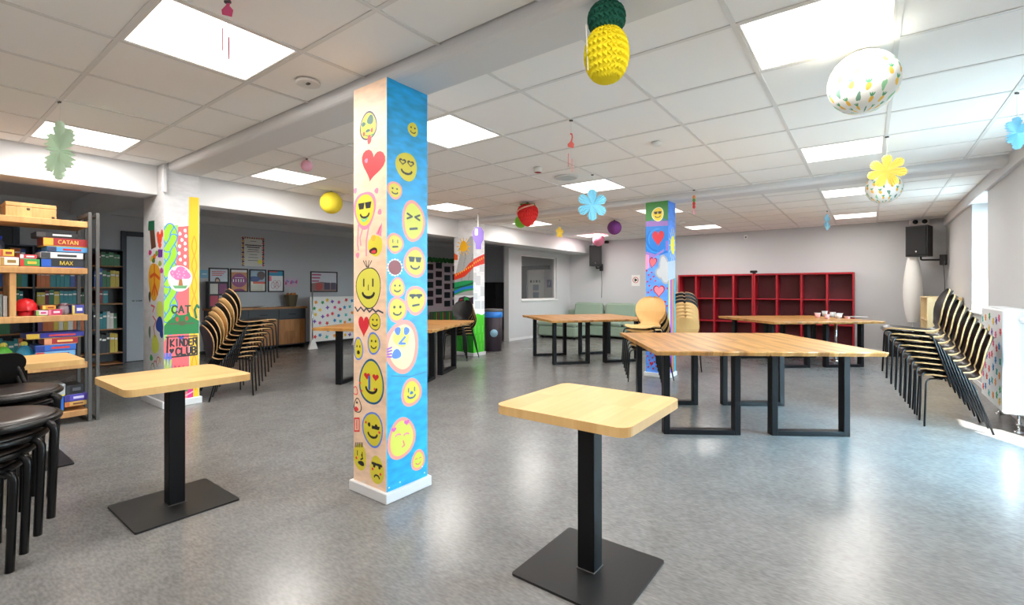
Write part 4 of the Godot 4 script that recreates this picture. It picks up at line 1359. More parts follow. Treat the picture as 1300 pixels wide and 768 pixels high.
# ------------------------------------------------------------------ side area beyond the left columns
func rect_x(u0: float, v0: float, u1: float, v1: float, x: float) -> Array:   # [z near, z far, y low, y high]
	var a := on_x(u0, v0, x)
	var b := on_x(u1, v1, x)
	return [a.z, b.z, minf(a.y, b.y), maxf(a.y, b.y)]
func poster(u0: float, v0: float, u1: float, v1: float, label: String, framed: bool, art: int) -> void:
	var r := rect_x(u0, v0, u1, v1, XG)
	var w: float = r[0] - r[1]
	var h: float = r[3] - r[2]
	var t := thing("poster", label, "poster", Vector3(XG + 0.004, (r[2] + r[3]) / 2, (r[0] + r[1]) / 2), PI / 2, "posters on the grey wall")
	canvas(w, h, 150.0 / maxf(w, h), Color.WHITE)
	match art:
		0:   # portrait on pale ground
			im.fill(rgb8(206, 212, 220))
			dot(Vector2(w * 0.42, h * 0.2), Vector2(w * 0.24, h * 0.26), rgb8(70, 110, 140))
			dot(Vector2(w * 0.42, h * 0.44), Vector2(w * 0.14, h * 0.17), rgb8(90, 70, 66))
			dot(Vector2(w * 0.42, h * 0.42), Vector2(w * 0.09, h * 0.12), rgb8(206, 170, 150))
			for k in 3:
				stroke([Vector2(w * 0.15, h * (0.86 - k * 0.08)), Vector2(w * (0.85 - k * 0.1), h * (0.86 - k * 0.08))], h * 0.035, rgb8(206, 90, 110))
			fill(PackedVector2Array([Vector2(w * 0.5, h * 0.2), Vector2(w, h * 0.2), Vector2(w, h * 0.3), Vector2(w * 0.5, h * 0.3)]), rgb8(206, 60, 50))
			fill(PackedVector2Array([Vector2(w * 0.6, h * 0.06), Vector2(w, h * 0.06), Vector2(w, h * 0.18), Vector2(w * 0.6, h * 0.18)]), rgb8(40, 80, 160))
		1:   # orange with a purple disc
			im.fill(rgb8(206, 130, 84))
			fill(PackedVector2Array([Vector2(0, h * 0.86), Vector2(w, h * 0.86), Vector2(w, h), Vector2(0, h)]), rgb8(226, 218, 214))
			dot(Vector2(w * 0.5, h * 0.5), Vector2(w * 0.44, h * 0.31), rgb8(140, 40, 110), 0, 0.0)
			dot(Vector2(w * 0.5, 0), Vector2(w * 0.34, h * 0.13), rgb8(140, 40, 110), 0, 0.0)
			stroke([Vector2(w * 0.26, h * 0.62), Vector2(w * 0.74, h * 0.62)], h * 0.03, rgb8(226, 196, 214))
			for k in 5:
				stroke([Vector2(w * (0.16 + k * 0.15), h * 0.44), Vector2(w * (0.16 + k * 0.15), h * 0.54)], w * 0.05, rgb8(240, 236, 240))
		2:   # photo over cream
			im.fill(rgb8(214, 208, 190))
			fill(PackedVector2Array([Vector2(0, h * 0.46), Vector2(w, h * 0.46), Vector2(w, h), Vector2(0, h)]), rgb8(150, 170, 190))
			dot(Vector2(w * 0.7, h * 0.75), Vector2(w * 0.25, h * 0.2), rgb8(80, 60, 58))
			dot(Vector2(w * 0.3, h * 0.58), Vector2(w * 0.34, h * 0.13), rgb8(50, 76, 130))
			fill(PackedVector2Array([Vector2(w * 0.2, h * 0.36), Vector2(w, h * 0.36), Vector2(w, h * 0.46), Vector2(w * 0.2, h * 0.46)]), rgb8(214, 84, 56))
			for k in 3:
				stroke([Vector2(w * 0.1, h * (0.26 - k * 0.08)), Vector2(w * 0.8, h * (0.26 - k * 0.08))], h * 0.02, rgb8(150, 146, 140))
		3:   # teal heading, sketched figures
			im.fill(rgb8(226, 222, 222))
			fill(PackedVector2Array([Vector2(0, h * 0.76), Vector2(w, h * 0.76), Vector2(w, h), Vector2(0, h)]), rgb8(40, 140, 180))
			fill(PackedVector2Array([Vector2(0, h * 0.92), Vector2(w * 0.6, h * 0.92), Vector2(w * 0.6, h), Vector2(0, h)]), rgb8(200, 80, 90))
			fill(PackedVector2Array([Vector2(0, h * 0.5), Vector2(w * 0.2, h * 0.5), Vector2(w * 0.2, h * 0.74), Vector2(0, h * 0.74)]), rgb8(220, 110, 130))
			for k in 4:
				arc(Vector2(w * (0.3 + 0.13 * k), h * (0.3 + 0.08 * (k % 2))), Vector2(w * 0.13, h * 0.16), 0, TAU, w * 0.022, rgb8(170, 100, 120))
		4:   # wide framed picture
			im.fill(rgb8(206, 206, 214))
			fill(PackedVector2Array([Vector2(0, 0), Vector2(w, 0), Vector2(w, h * 0.4), Vector2(w * 0.4, h * 0.5), Vector2(0, h * 0.42)]), rgb8(150, 116, 112))
			fill(PackedVector2Array([Vector2(w * 0.5, h * 0.1), Vector2(w * 0.72, h * 0.1), Vector2(w * 0.72, h * 0.46), Vector2(w * 0.5, h * 0.46)]), rgb8(80, 76, 96))
			fill(PackedVector2Array([Vector2(w * 0.76, h * 0.1), Vector2(w * 0.96, h * 0.1), Vector2(w * 0.96, h * 0.46), Vector2(w * 0.76, h * 0.46)]), rgb8(88, 82, 104))
			dot(Vector2(w * 0.3, h * 0.26), Vector2(w * 0.14, h * 0.2), rgb8(190, 84, 80))
			for k in 3:
				stroke([Vector2(w * 0.06, h * (0.86 - k * 0.16)), Vector2(w * (0.36 - k * 0.04), h * (0.86 - k * 0.16))], h * 0.07, rgb8(190, 84, 120))
		5:   # white notice with flower border
			im.fill(rgb8(216, 212, 204))
			for k in 26:
				var a := k / 26.0
				var p := Vector2(w * 0.06 if k % 2 == 0 else w * 0.94, h * a)
				dot(p, Vector2(w * 0.05, w * 0.05), [rgb8(90, 40, 60), rgb8(190, 60, 70), rgb8(200, 150, 60), rgb8(60, 50, 60)][k % 4], a, 0.3)
			for k in 10:
				dot(Vector2(w * (k + 0.5) / 10, h * 0.97), Vector2(w * 0.04, w * 0.04), [rgb8(160, 60, 70), rgb8(120, 100, 50)][k % 2], 0, 0.3)
			for k in 8:
				var l: float = [0.12, 0.34, 0.26, 0.22, 0.26, 0.16, 0.2, 0.22][k]
				var y: float = [0.86, 0.72, 0.65, 0.57, 0.5, 0.4, 0.3, 0.2][k]
				stroke([Vector2(w * (0.5 - l), h * y), Vector2(w * (0.5 + l), h * y)], h * (0.035 if k in [1, 2] else 0.016), rgb8(60, 56, 60))
			dot(Vector2(w * 0.8, h * 0.16), Vector2(w * 0.1, w * 0.1), rgb8(226, 206, 50), 0, 0.0)
		6:   # loose pink sheet
			im.fill(rgb8(196, 176, 196))
			for k in 7:
				dot(Vector2(w * (0.1 + 0.13 * k), h * (0.4 + 0.25 * sin(k * 2.2))), Vector2(w * 0.08, h * 0.18), [rgb8(200, 90, 140), rgb8(150, 130, 190), rgb8(210, 170, 190)][k % 3], k, 0.2)
		7:   # pale blue sign
			im.fill(rgb8(120, 178, 206))
			stroke([Vector2(w * 0.4, h * 0.5), Vector2(w * 0.8, h * 0.5)], h * 0.12, rgb8(206, 222, 230))
	var pm := painted("print_%d" % counts["poster"], 0.35)
	part(t, "print", sheet(Vector3(-w / 2, -h / 2, 0.004), Vector3(w / 2, -h / 2, 0.004), Vector3(w / 2, h / 2, 0.004), Vector3(-w / 2, h / 2, 0.004)), pm)
	part(t, "backing", bx(-w / 2, w / 2, -h / 2, h / 2, -0.003, 0.003), M.paper_white)
	if framed:
		var st := new_st()
		for s in [-1.0, 1.0]:
			add_bx(st, s * w / 2 - 0.012, s * w / 2 + 0.012, -h / 2 - 0.012, h / 2 + 0.012, -0.004, 0.014, 0.002)
			add_bx(st, -w / 2, w / 2, s * h / 2 - 0.012, s * h / 2 + 0.012, -0.004, 0.014, 0.002)
		part(t, "frame", st, M.speaker_black)

const BOOKS := [["dark red", Color8(120, 34, 40)], ["orange", Color8(196, 104, 50)], ["yellow", Color8(196, 172, 60)], ["white", Color8(206, 202, 194)], ["blue", Color8(50, 82, 150)], ["green", Color8(52, 112, 72)], ["black", Color8(38, 38, 42)], ["teal", Color8(40, 128, 136)], ["purple", Color8(92, 56, 110)]]
func book(z: float, y: float, w: float, h: float, d: float, x: float, k: int, shelf: String, lean := 0.0) -> void:
	var b: Array = BOOKS[k]
	var t := thing("book", "%s book standing on the %s shelf of the dark bookcase" % [b[0], shelf], "book", Vector3(x, y, z), 0, "%s books on the %s shelf" % [b[0], shelf])
	t.rotation.x = lean
	var key := "book_%d_%d_%d" % [k, int(w * 200), int(h * 40)]
	if not M.has(key):
		var st := new_st()
		add_bx(st, -d, 0.0, 0, h, -w / 2, -w / 2 + 0.003)
		add_bx(st, -d, 0.0, 0, h, w / 2 - 0.003, w / 2)
		add_bx(st, -0.004, 0.001, 0, h, -w / 2 + 0.003, w / 2 - 0.003)
		M[key] = [mesh_of(st, paint(b[1], 0.5)), mesh_of(bx(-d + 0.004, -0.004, 0.004, h - 0.005, -w / 2 + 0.003, w / 2 - 0.003), M.paper_white), mesh_of(bx(0.001, 0.002, h * 0.68, h * 0.78, -w / 2 + 0.004, w / 2 - 0.004), M.paper_white)]
	put(t, "cover", M[key][0])
	put(t, "pages", M[key][1])
	put(t, "spine_label", M[key][2])

func make_side_area() -> void:
	# door and a second, darker door further left
	for a in [[-3.3, -2.43, M.door_grey], [-1.12, -0.2, M.charcoal]]:
		var d := setting("door_%d" % (1 if a[0] < -3.0 else 2))
		var z0: float = a[0]
		var z1: float = a[1]
		part(d, "door_leaf", bx(XG, XG + 0.03, 0.01, 2.1, z0, z1, 0.003), a[2])
		var st := new_st()
		add_bx(st, XG, XG + 0.05, 0, 2.18, z1, z1 + 0.07, 0.004)
		add_bx(st, XG, XG + 0.05, 0, 2.18, z0 - 0.07, z0, 0.004)
		add_bx(st, XG, XG + 0.05, 2.1, 2.18, z0, z1, 0.004)
		part(d, "door_frame", st, M.navy_frame)
		part(d, "door_handle", tube(new_st(true), curve([Vector3(XG + 0.03, 1.02, z1 - 0.08), Vector3(XG + 0.08, 1.02, z1 - 0.08), Vector3(XG + 0.08, 1.02, z1 - 0.2)], 0.02), 0.01), M.chrome)
	# bookcase
	var bc := thing("bookcase", "dark bookcase with wooden shelves full of books on grey wall", "bookcase", Vector3(-9.75, 0, -1.6))
	var ys := [0.03, 0.2, 0.58, 0.985, 1.24, 1.58]
	var z0 := -2.33
	var z1 := -0.62
	var mids := [-2.33, -1.93, -1.30, -0.62]
	for z in mids:
		part(bc, "upright", bx(-0.15, 0.15, 0, 1.85, z + 1.6 - 0.012, z + 1.6 + 0.012, 0.002), M.navy_frame)
	part(bc, "back_panel", bx(-0.15, -0.14, 0, 1.85, z0 + 1.6, z1 + 1.6), M.charcoal)
	part(bc, "top_panel", bx(-0.15, 0.15, 1.83, 1.85, z0 + 1.6, z1 + 1.6, 0.002), M.navy_frame)
	for y in ys:
		part(bc, "shelf_board", bx(-0.14, 0.145, y - 0.012, y + 0.008, z0 + 1.61, z1 + 1.59, 0.002), M.dark_wood)
	var names := ["lowest", "second", "third", "fourth", "fifth", "top"]
	var tall := [0.13, 0.30, 0.27, 0.2, 0.28, 0.2]
	for row in range(0, 6):
		for bay in 3:
			if row == 0 and bay < 2:
				continue
			var z: float = mids[bay + 1] - 0.03 - rng.randf() * 0.03
			var stop: float = mids[bay] + 0.025 + rng.randf() * 0.05
			if row == 3 and bay == 0 or row == 2 and bay == 2:
				stop += 0.12
			var k := rng.randi() % 9
			while true:
				var w := rng.randf_range(0.035, 0.062)
				if z - w < stop:
					break
				if rng.randf() < 0.6:
					k = rng.randi() % 9
				var h: float = tall[row] * rng.randf_range(0.86, 1.06)
				book(z - w / 2, ys[row] + 0.0085, w, h, 0.2, -9.75 + 0.12, k, names[row], 0.0)
				z -= w + 0.002
	# sideboard with drawers and slatted doors
	var s := thing("sideboard", "dark sideboard with wooden top and doors on the grey wall", "sideboard", Vector3(-9.66, 0, -4.46))
	part(s, "worktop", bx(-0.22, 0.24, 0.82, 0.855, -0.9, 0.9, 0.004), M.dark_wood)
	part(s, "carcass", bx(-0.22, 0.2, 0.08, 0.82, -0.88, 0.88, 0.004), M.charcoal)
	for k in 3:
		var z := -0.86 + k * 0.58
		var dr := part(s, "drawer", bx(0.2, 0.215, 0.62, 0.8, z, z + 0.55, 0.004), M.charcoal)
		part(dr, "handle", bx(0.215, 0.23, 0.70, 0.715, z + 0.2, z + 0.35, 0.003), M.black_steel)
		var dd := part(s, "door", bx(0.2, 0.212, 0.1, 0.6, z, z + 0.55, 0.004), M.dark_wood)
		for j in 5:
			part(dd, "slat", bx(0.212, 0.219, 0.12, 0.58, z + 0.02 + j * 0.105, z + 0.115 + j * 0.105, 0.002), M.dark_wood)
	for z in [-0.84, 0.84]:
		part(s, "leg", bx(-0.2, 0.18, 0, 0.08, z - 0.03, z + 0.03, 0.004), M.black_steel)
	# on the sideboard
	var bk := thing("storage_basket", "small dark basket of coloured bits on the sideboard", "basket", Vector3(-9.66, 0.856, -5.13))
	part(bk, "wall", lathe(new_st(), [Vector2(0.1, 0), Vector2(0.14, 0.24), Vector2(0.125, 0.24), Vector2(0.09, 0.02), Vector2(0.001, 0.02)], 8), M.burlap)
	var bits := new_st(true)
	for k in 14:
		lathe(bits, ball(0.028, 1.0, 6), 8, Vector3(0.08 * cos(k * 2.4), 0.22 + 0.02 * (k % 3), 0.08 * sin(k * 2.4)))
	part(bk, "contents", bits, paint(rgb8(196, 120, 60)))
	var fo := thing("paper_stack", "flat stack of papers on the sideboard", "papers", Vector3(-9.66, 0.856, -4.6))
	for k in 4:
		part(fo, "sheet", bx(-0.11, 0.11, k * 0.006, k * 0.006 + 0.005, -0.16, 0.16), M.paper_white if k % 2 else paint(rgb8(120, 120, 128)), Vector3.ZERO, Vector3(0, 0.1 * k, 0))
	var le := thing("leaflet_stand", "leaflet stand with colourful brochures beside the stacked chairs", "leaflet stand", Vector3(-9.66, 0.856, -3.72))
	part(le, "stand", bx(-0.08, 0.06, 0, 0.5, -0.16, 0.16, 0.005), M.charcoal)
	for k in 4:
		part(le, "leaflet", bx(0.06, 0.072, 0.05 + 0.22 * (k / 2), 0.24 + 0.22 * (k / 2), -0.14 + 0.15 * (k % 2), -0.01 + 0.15 * (k % 2)), paint([rgb8(206, 190, 196), rgb8(190, 80, 100), rgb8(150, 90, 130), rgb8(210, 206, 200)][k]))
	# posters
	poster(265.5, 340.5, 289.5, 369.5, "framed poster with portrait on pale ground, next to the blue sign", true, 0)
	poster(292.5, 341.5, 314, 370, "framed orange poster with large purple disc", true, 1)
	poster(317, 342.5, 337, 370, "framed poster with photo over a cream lower half", true, 2)
	poster(340.5, 343.5, 359.5, 370, "framed poster with teal heading and sketched figures", true, 3)
	poster(394.5, 345, 427.5, 370, "wide framed picture above the flowered whiteboard", true, 4)
	poster(306.5, 300, 335.5, 338.5, "tall white notice with flower border above the framed posters", false, 5)
	poster(361, 352, 378, 364.5, "loose pink print beside the row of framed posters", false, 6)
	poster(252, 342.5, 264, 353, "small pale blue sign beside the framed posters", false, 7)
	# flowered whiteboard on a stand
	var wb := thing("whiteboard", "white mobile board covered with flower stickers", "whiteboard", Vector3(-9.05, 0, -5.72), PI / 2)
	part(wb, "board", bx(-0.52, 0.52, 0.14, 1.06, -0.012, 0.012, 0.004), M.plastic_white)
	stickers(wb, 0.98, 0.86, 7, 6, 0.042, Transform3D(Basis(), Vector3(0, 0.6, 0.013)))
	for x in [-0.48, 0.54]:
		part(wb, "pole", tube(new_st(true), [Vector3(x, 0.02, 0.02), Vector3(x, 1.18, 0.02)], 0.014), M.chrome)
		part(wb, "foot", prism(new_st(), PackedVector2Array([Vector2(-0.1, 0), Vector2(0.1, 0), Vector2(0.03, 0.19), Vector2(-0.03, 0.19)]), 0.05, Transform3D(Basis(), Vector3(x, 0, 0.03))), M.plastic_white)
	# pin wall far behind
	var pw := thing("pin_board", "pin board with dark photos under a green garland", "pin board", Vector3(XG + 0.02, 0, -9.75), PI / 2)
	part(pw, "board", bx(-0.72, 0.72, 0.5, 2.0, -0.01, 0.01, 0.003), paint(rgb8(232, 208, 214)))
	for i in 4:
		for j in 5:
			part(pw, "photo", bx(-0.62 + i * 0.34, -0.38 + i * 0.34, 0.75 + j * 0.25 + 0.06 * sin(i * 2.0), 0.92 + j * 0.25 + 0.06 * sin(i * 2.0), 0.011, 0.016), paint([rgb8(44, 38, 48), rgb8(60, 34, 48), rgb8(36, 40, 44)][(i + j) % 3]))
	var gl := new_st(true)
	for k in 40:
		lathe(gl, ball(0.05 + 0.015 * sin(k * 3.0), 1.0, 5), 7, Vector3(-0.74 + k * 0.038, 2.04 + 0.03 * sin(k * 1.7), 0.06))
	part(pw, "garland", gl, paint(rgb8(36, 110, 44), 0.9))
	var tb := thing("toy_rack", "toy rack with green and pink rails below the pin board", "toy rack", Vector3(XG + 0.22, 0, -9.75), PI / 2)
	part(tb, "back_board", bx(-0.6, 0.6, 0.25, 0.58, -0.1, -0.08, 0.003), paint(rgb8(60, 130, 90)))
	part(tb, "bench", bx(-0.62, 0.62, 0.18, 0.24, -0.12, 0.16, 0.006), M.plastic_white)
	for k in 14:
		part(tb, "rail", bx(-0.56 + k * 0.086, -0.54 + k * 0.086, 0.24, 0.56, -0.07, -0.05, 0.004), paint([rgb8(206, 60, 110), rgb8(80, 170, 80), rgb8(220, 200, 70)][k % 3]))
	for x in [-0.58, 0.58]:
		part(tb, "leg", bx(x - 0.02, x + 0.02, 0, 0.18, -0.1, 0.14, 0.004), M.plastic_white)
	# end wall seen past the column and through the inner window
	var cb := thing("tall_cabinet", "black tall cabinet in the dark corner behind the bin", "cabinet", Vector3(-9.25, 0, -11.25))
	part(cb, "body", bx(-0.32, 0.3, 0.04, 1.42, -0.28, 0.2, 0.006), M.speaker_black)
	for x in [-0.31, 0.0]:
		part(cb, "door", bx(x + 0.005, x + 0.3, 0.06, 1.4, 0.2, 0.215, 0.004), M.grille_black)
	part(cb, "plinth", bx(-0.3, 0.28, 0, 0.04, -0.26, 0.18), M.grille_black)
	var nb := thing("notice_panel", "white panel with small pictures seen through the inner window", "notice board", on_z(680.5, 360, ZB + 0.02))
	part(nb, "panel", bx(-0.28, 0.28, -0.62, 0.42, -0.015, 0.01, 0.004), M.plastic_white)
	for k in 4:
		part(nb, "picture", bx(-0.2 + k * 0.1, -0.14 + k * 0.1, 0.03, 0.1, 0.01, 0.014), M.speaker_black if k % 2 == 0 else paint(rgb8(150, 150, 156)))
	for k in 2:
		part(nb, "picture", bx(-0.1, 0.1, -0.2 - k * 0.22, -0.03 - k * 0.22, 0.01, 0.014), paint(rgb8(120, 134, 150)))
	var df := setting("door_3")
	var e := on_z(671, 360, ZB).x
	part(df, "door_frame", bx(e - 0.42, e - 0.05, 0, 1.9, ZB, ZB + 0.04, 0.004), M.navy_frame)
	part(df, "door_head", bx(e - 0.05, e + 0.75, 1.78, 1.9, ZB, ZB + 0.04, 0.004), M.navy_frame)
	var bs := thing("blue_sign", "small blue square sign behind the inner window", "sign", on_z(697.5, 360, ZB + 0.008))
	part(bs, "plate", bx(-0.09, 0.09, -0.11, 0.11, -0.006, 0.004, 0.003), paint(rgb8(28, 52, 110)))
	part(bs, "mark", bx(-0.02, 0.02, -0.05, 0.06, 0.004, 0.006), paint(rgb8(150, 190, 230)))
	# waste bin
	var bi := thing("waste_bin", "dark round waste bin with blue liner beside the mountain column", "bin", Vector3(-5.93, 0, -7.25))
	part(bi, "body", lathe(new_st(true), [Vector2(0.001, 0), Vector2(0.155, 0), Vector2(0.16, 0.01), Vector2(0.175, 0.72), Vector2(0.165, 0.72)], 28), M.bin_plum)
	part(bi, "liner", lathe(new_st(true), [Vector2(0.179, 0.66), Vector2(0.188, 0.69), Vector2(0.187, 0.77), Vector2(0.17, 0.78)], 28, Vector3.ZERO, 14, 0.02), M.bag_blue)
	part(bi, "rim", lathe(new_st(true), [Vector2(0.187, 0.775), Vector2(0.192, 0.79), Vector2(0.185, 0.82), Vector2(0.15, 0.83), Vector2(0.145, 0.78)], 28), M.frame_dark)
	part(bi, "round_sticker", lathe(new_st(true), [Vector2(0.075, 0), Vector2(0.075, 0.004), Vector2(0.001, 0.005)], 20), paint(rgb8(150, 196, 222)), Vector3(0.115, 0.36, 0.125), Vector3(PI / 2, 0.75, 0))

# ------------------------------------------------------------------ board game shelf
func make_game_shelf() -> void:
	var X := -5.75
	var t := thing("game_shelf", "dark steel shelf with thick wooden planks full of board games", "shelf", Vector3(X, 0, -0.4))
	for y in [0.117, 0.55, 0.985, 1.41, 1.837]:
		part(t, "plank", bx(-0.42, 0, y - 0.055, y, -0.735, 0.9, 0.004), M.plank_wood)
	var posts := [[0.005, -0.745], [0.005, -0.80], [-0.41, -0.745], [-0.41, -0.80], [0.005, 0.93], [-0.41, 0.93]]
	for p in posts:
		part(t, "post", bx(p[0] - 0.013, p[0] + 0.013, 0, 1.925, p[1] - 0.013, p[1] + 0.013, 0.002), M.frame_dark)
	for z in [-0.745, -0.80, 0.93]:
		for y in [0.02, 1.905]:
			part(t, "cross_bar", bx(-0.394, -0.011, y - 0.015, y + 0.015, z - 0.014, z + 0.014, 0.002), M.frame_dark)
	part(t, "divider", bx(-0.38, -0.01, 0.985, 1.355, -0.275, -0.235, 0.003), M.plank_wood)
	# boxes: u0, v0, u1, v1 as seen, depth, body colour, trim colour, words, label
	var games := [
		[52, 329, 108, 338, 0.26, rgb8(34, 36, 44), rgb8(40, 90, 190), "MAX", rgb8(226, 196, 40), "black and blue game box with yellow lettering, lowest of the tall pile"],
		[51.6, 320.3, 105.7, 329, 0.26, rgb8(216, 216, 218), rgb8(60, 62, 66), "", rgb8(40, 40, 40), "white game box in the pile under the blue one"],
		[60, 313, 111, 320.3, 0.26, rgb8(86, 152, 206), rgb8(50, 60, 90), "", rgb8(190, 40, 50), "light blue game box under the red one"],
		[54.7, 302.3, 110.8, 313, 0.28, rgb8(156, 40, 44), rgb8(226, 170, 60), "CATAN", rgb8(240, 206, 90), "red game box with golden lettering in the tall pile"],
		[46, 295.3, 99, 302.3, 0.26, rgb8(40, 38, 40), rgb8(70, 66, 66), "", rgb8(220, 220, 220), "black game box on top of the tall pile"],
		[25, 330, 50.5, 338, 0.2, rgb8(60, 150, 70), rgb8(196, 50, 50), "", rgb8(240, 180, 60), "small green and red card game box beside the tall pile"],
		[25, 324.5, 47, 330, 0.16, rgb8(196, 60, 66), rgb8(230, 226, 224), "", rgb8(240, 240, 240), "small red box on the green card game box"],
		[0, 328.5, 24, 338, 0.22, rgb8(226, 222, 212), rgb8(180, 140, 70), "", rgb8(150, 120, 60), "cream game box under the yellow one"],
		[0, 319.5, 18, 328.5, 0.2, rgb8(226, 186, 70), rgb8(200, 80, 60), "", rgb8(150, 50, 40), "yellow box on the cream game box"],
		[46, 393.5, 61, 399.6, 0.18, rgb8(226, 200, 214), rgb8(120, 190, 70), "", rgb8(200, 60, 120), "flat pink and green box beside the red bowl"],
		[61, 392.5, 79, 399.2, 0.18, rgb8(196, 50, 96), rgb8(230, 130, 150), "", rgb8(240, 220, 230), "magenta box next to the clear bag"],
		[54, 387.5, 71, 392.8, 0.14, rgb8(220, 150, 50), rgb8(236, 200, 90), "", rgb8(160, 60, 40), "orange box lying on the pink and magenta boxes"],
		[91.5, 387.5, 107, 398.8, 0.16, rgb8(70, 70, 160), rgb8(226, 200, 80), "", rgb8(230, 230, 240), "blue tin with yellow band at the shelf end"],
		[33, 422, 107, 429, 0.3, rgb8(38, 40, 140), rgb8(206, 170, 50), "", rgb8(210, 60, 60), "long dark blue game box with yellow ends"],
		[56, 429, 99, 437.2, 0.26, rgb8(170, 36, 44), rgb8(220, 150, 110), "", rgb8(240, 200, 120), "red game box below the long dark blue one"],
		[45, 437.2, 96.6, 445.5, 0.28, rgb8(50, 104, 196), rgb8(40, 60, 140), "", rgb8(206, 60, 60), "bright blue game box in the lower pile"],
		[45, 445.5, 95.7, 453, 0.28, rgb8(110, 170, 220), rgb8(196, 70, 80), "", rgb8(40, 60, 140), "sky blue game box lowest in the lower pile"],
		[13, 446, 21, 455, 0.2, rgb8(206, 190, 188), rgb8(190, 50, 56), "", rgb8(170, 40, 50), "small white and red box beside the lower pile"],
		[36, 488, 83, 503.5, 0.26, rgb8(176, 182, 186), rgb8(226, 200, 60), "", rgb8(40, 60, 120), "grey game box with yellow band on the bottom plank"],
		[83.5, 491, 106, 503, 0.24, rgb8(28, 28, 32), rgb8(50, 50, 56), "", rgb8(90, 90, 96), "black box on the purple game box"],
		[52, 503.5, 81, 521, 0.26, rgb8(40, 104, 196), rgb8(60, 150, 90), "", rgb8(220, 220, 230), "blue box carrying the grey game box"],
		[82, 503, 111, 512.3, 0.26, rgb8(84, 70, 176), rgb8(60, 50, 130), "", rgb8(220, 210, 240), "purple game box under the black box"],
		[82, 512.3, 110, 518.6, 0.26, rgb8(214, 170, 90), rgb8(196, 110, 60), "", rgb8(120, 60, 40), "tan game box lowest at the shelf end"],
	]
	var floors := [0.117, 0.55, 0.985, 1.41]
	for g in games:
		var r := rect_x(g[0], g[1], g[2], g[3], X - 0.03)
		var y0: float = on_x(75, g[3], X - 0.03).y
		r[3] = on_x(75, g[1], X - 0.03).y - 0.001
		for fy2 in floors:
			if absf(y0 - fy2) < 0.03:
				y0 = fy2 + 0.0005
		var w: float = r[0] - r[1]
		var h: float = r[3] - y0
		var o := thing("game_box", g[9], "board game", Vector3(X - 0.03, y0, (r[0] + r[1]) / 2), PI / 2)
		part(o, "base", bx(-w / 2 + 0.003, w / 2 - 0.003, 0, h * 0.5, -g[4] + 0.003, -0.003, 0.002), paint(g[6], 0.4))
		part(o, "lid", bx(-w / 2, w / 2, h * 0.12, h, -g[4], 0, 0.002), paint(g[5], 0.35))
		part(o, "side_print", bx(-w / 2 + 0.002, -w / 2 + w * 0.22, h * 0.14, h * 0.96, 0, 0.0012), paint(g[6], 0.35))
		if g[7] != "":
			text(o, g[7], h * 0.62, paint(g[8], 0.4), Vector3(w * 0.06, h * 0.54, 0.001))
		else:
			part(o, "title_bar", bx(-w * 0.12, w * 0.34, h * 0.38, h * 0.7, 0, 0.0014), paint(g[8], 0.4))
	# wooden chest on top
	var r2 := rect_x(7, 260, 72, 278.5, X - 0.02)
	var ch := thing("wooden_chest", "pale wooden box on the top plank of the game shelf", "box", Vector3(X - 0.03, 1.8375, (r2[0] + r2[1]) / 2), PI / 2)
	var cw: float = r2[0] - r2[1]
	part(ch, "body", bx(-cw / 2, cw / 2, 0, 0.085, -0.28, 0, 0.003), M.plank_wood)
	part(ch, "lid", bx(-cw / 2, cw / 2, 0.087, 0.12, -0.28, 0, 0.003), M.plank_wood)
	part(ch, "finger_hole", lathe(new_st(true), [Vector2(0.012, 0), Vector2(0.012, 0.002), Vector2(0.001, 0.002)], 14), M.burlap, Vector3(-0.02, 0.07, 0), Vector3(PI / 2, 0, 0))
	part(ch, "latch", bx(cw * 0.4, cw * 0.46, 0.005, 0.02, 0, 0.004), M.speaker_black)
	# red bowl, bag, folders, bottle, toys
	var p := on_x(32.5, 398, X - 0.12)
	var bo := thing("red_bowl", "red plastic bowl turned upside down on a red ring", "bowl", Vector3(X - 0.12, 0.9855, p.z))
	part(bo, "dome", lathe(new_st(true), [Vector2(0.075, 0.045), Vector2(0.078, 0.05), Vector2(0.07, 0.1), Vector2(0.045, 0.14), Vector2(0.001, 0.155)], 24), paint(rgb8(206, 28, 36), 0.3))
	part(bo, "ring", lathe(new_st(true), [Vector2(0.05, 0), Vector2(0.052, 0.045), Vector2(0.03, 0.045), Vector2(0.03, 0)], 20), paint(rgb8(206, 28, 36), 0.3))
	p = on_x(81, 398, X - 0.1)
	var bg := thing("clear_bag", "crumpled clear bag with dark pieces between the small boxes", "bag", Vector3(X - 0.1, 0.9855, p.z))
	part(bg, "bag", lathe(new_st(true), [Vector2(0.001, 0), Vector2(0.036, 0), Vector2(0.043, 0.03), Vector2(0.038, 0.07), Vector2(0.02, 0.09), Vector2(0.03, 0.105), Vector2(0.001, 0.1)], 20, Vector3.ZERO, 7, 0.18), paint(rgb8(150, 140, 146), 0.25))
	part(bg, "tie", lathe(new_st(true), [Vector2(0.035, 0.084), Vector2(0.036, 0.09), Vector2(0.034, 0.095)], 12), paint(rgb8(110, 60, 70)))
	p = on_x(4, 390, X - 0.06)
	var fo := thing("folder_stack", "grey and white folders standing at the wooden divider", "folders", Vector3(X - 0.06, 0.9855, p.z), PI / 2)
	for k in 4:
		part(fo, "folder", bx(-0.06 + k * 0.03, -0.035 + k * 0.03, 0, 0.2 - 0.012 * k, -0.24, 0.0, 0.002), paint([rgb8(190, 192, 194), rgb8(120, 126, 124), rgb8(206, 206, 204), rgb8(90, 96, 96)][k]))
	p = on_x(2.5, 318, X - 0.1)
	var bt := thing("water_bottle", "small dark bottle with blue cap behind the yellow box", "bottle", Vector3(X - 0.28, 1.4105, p.z))
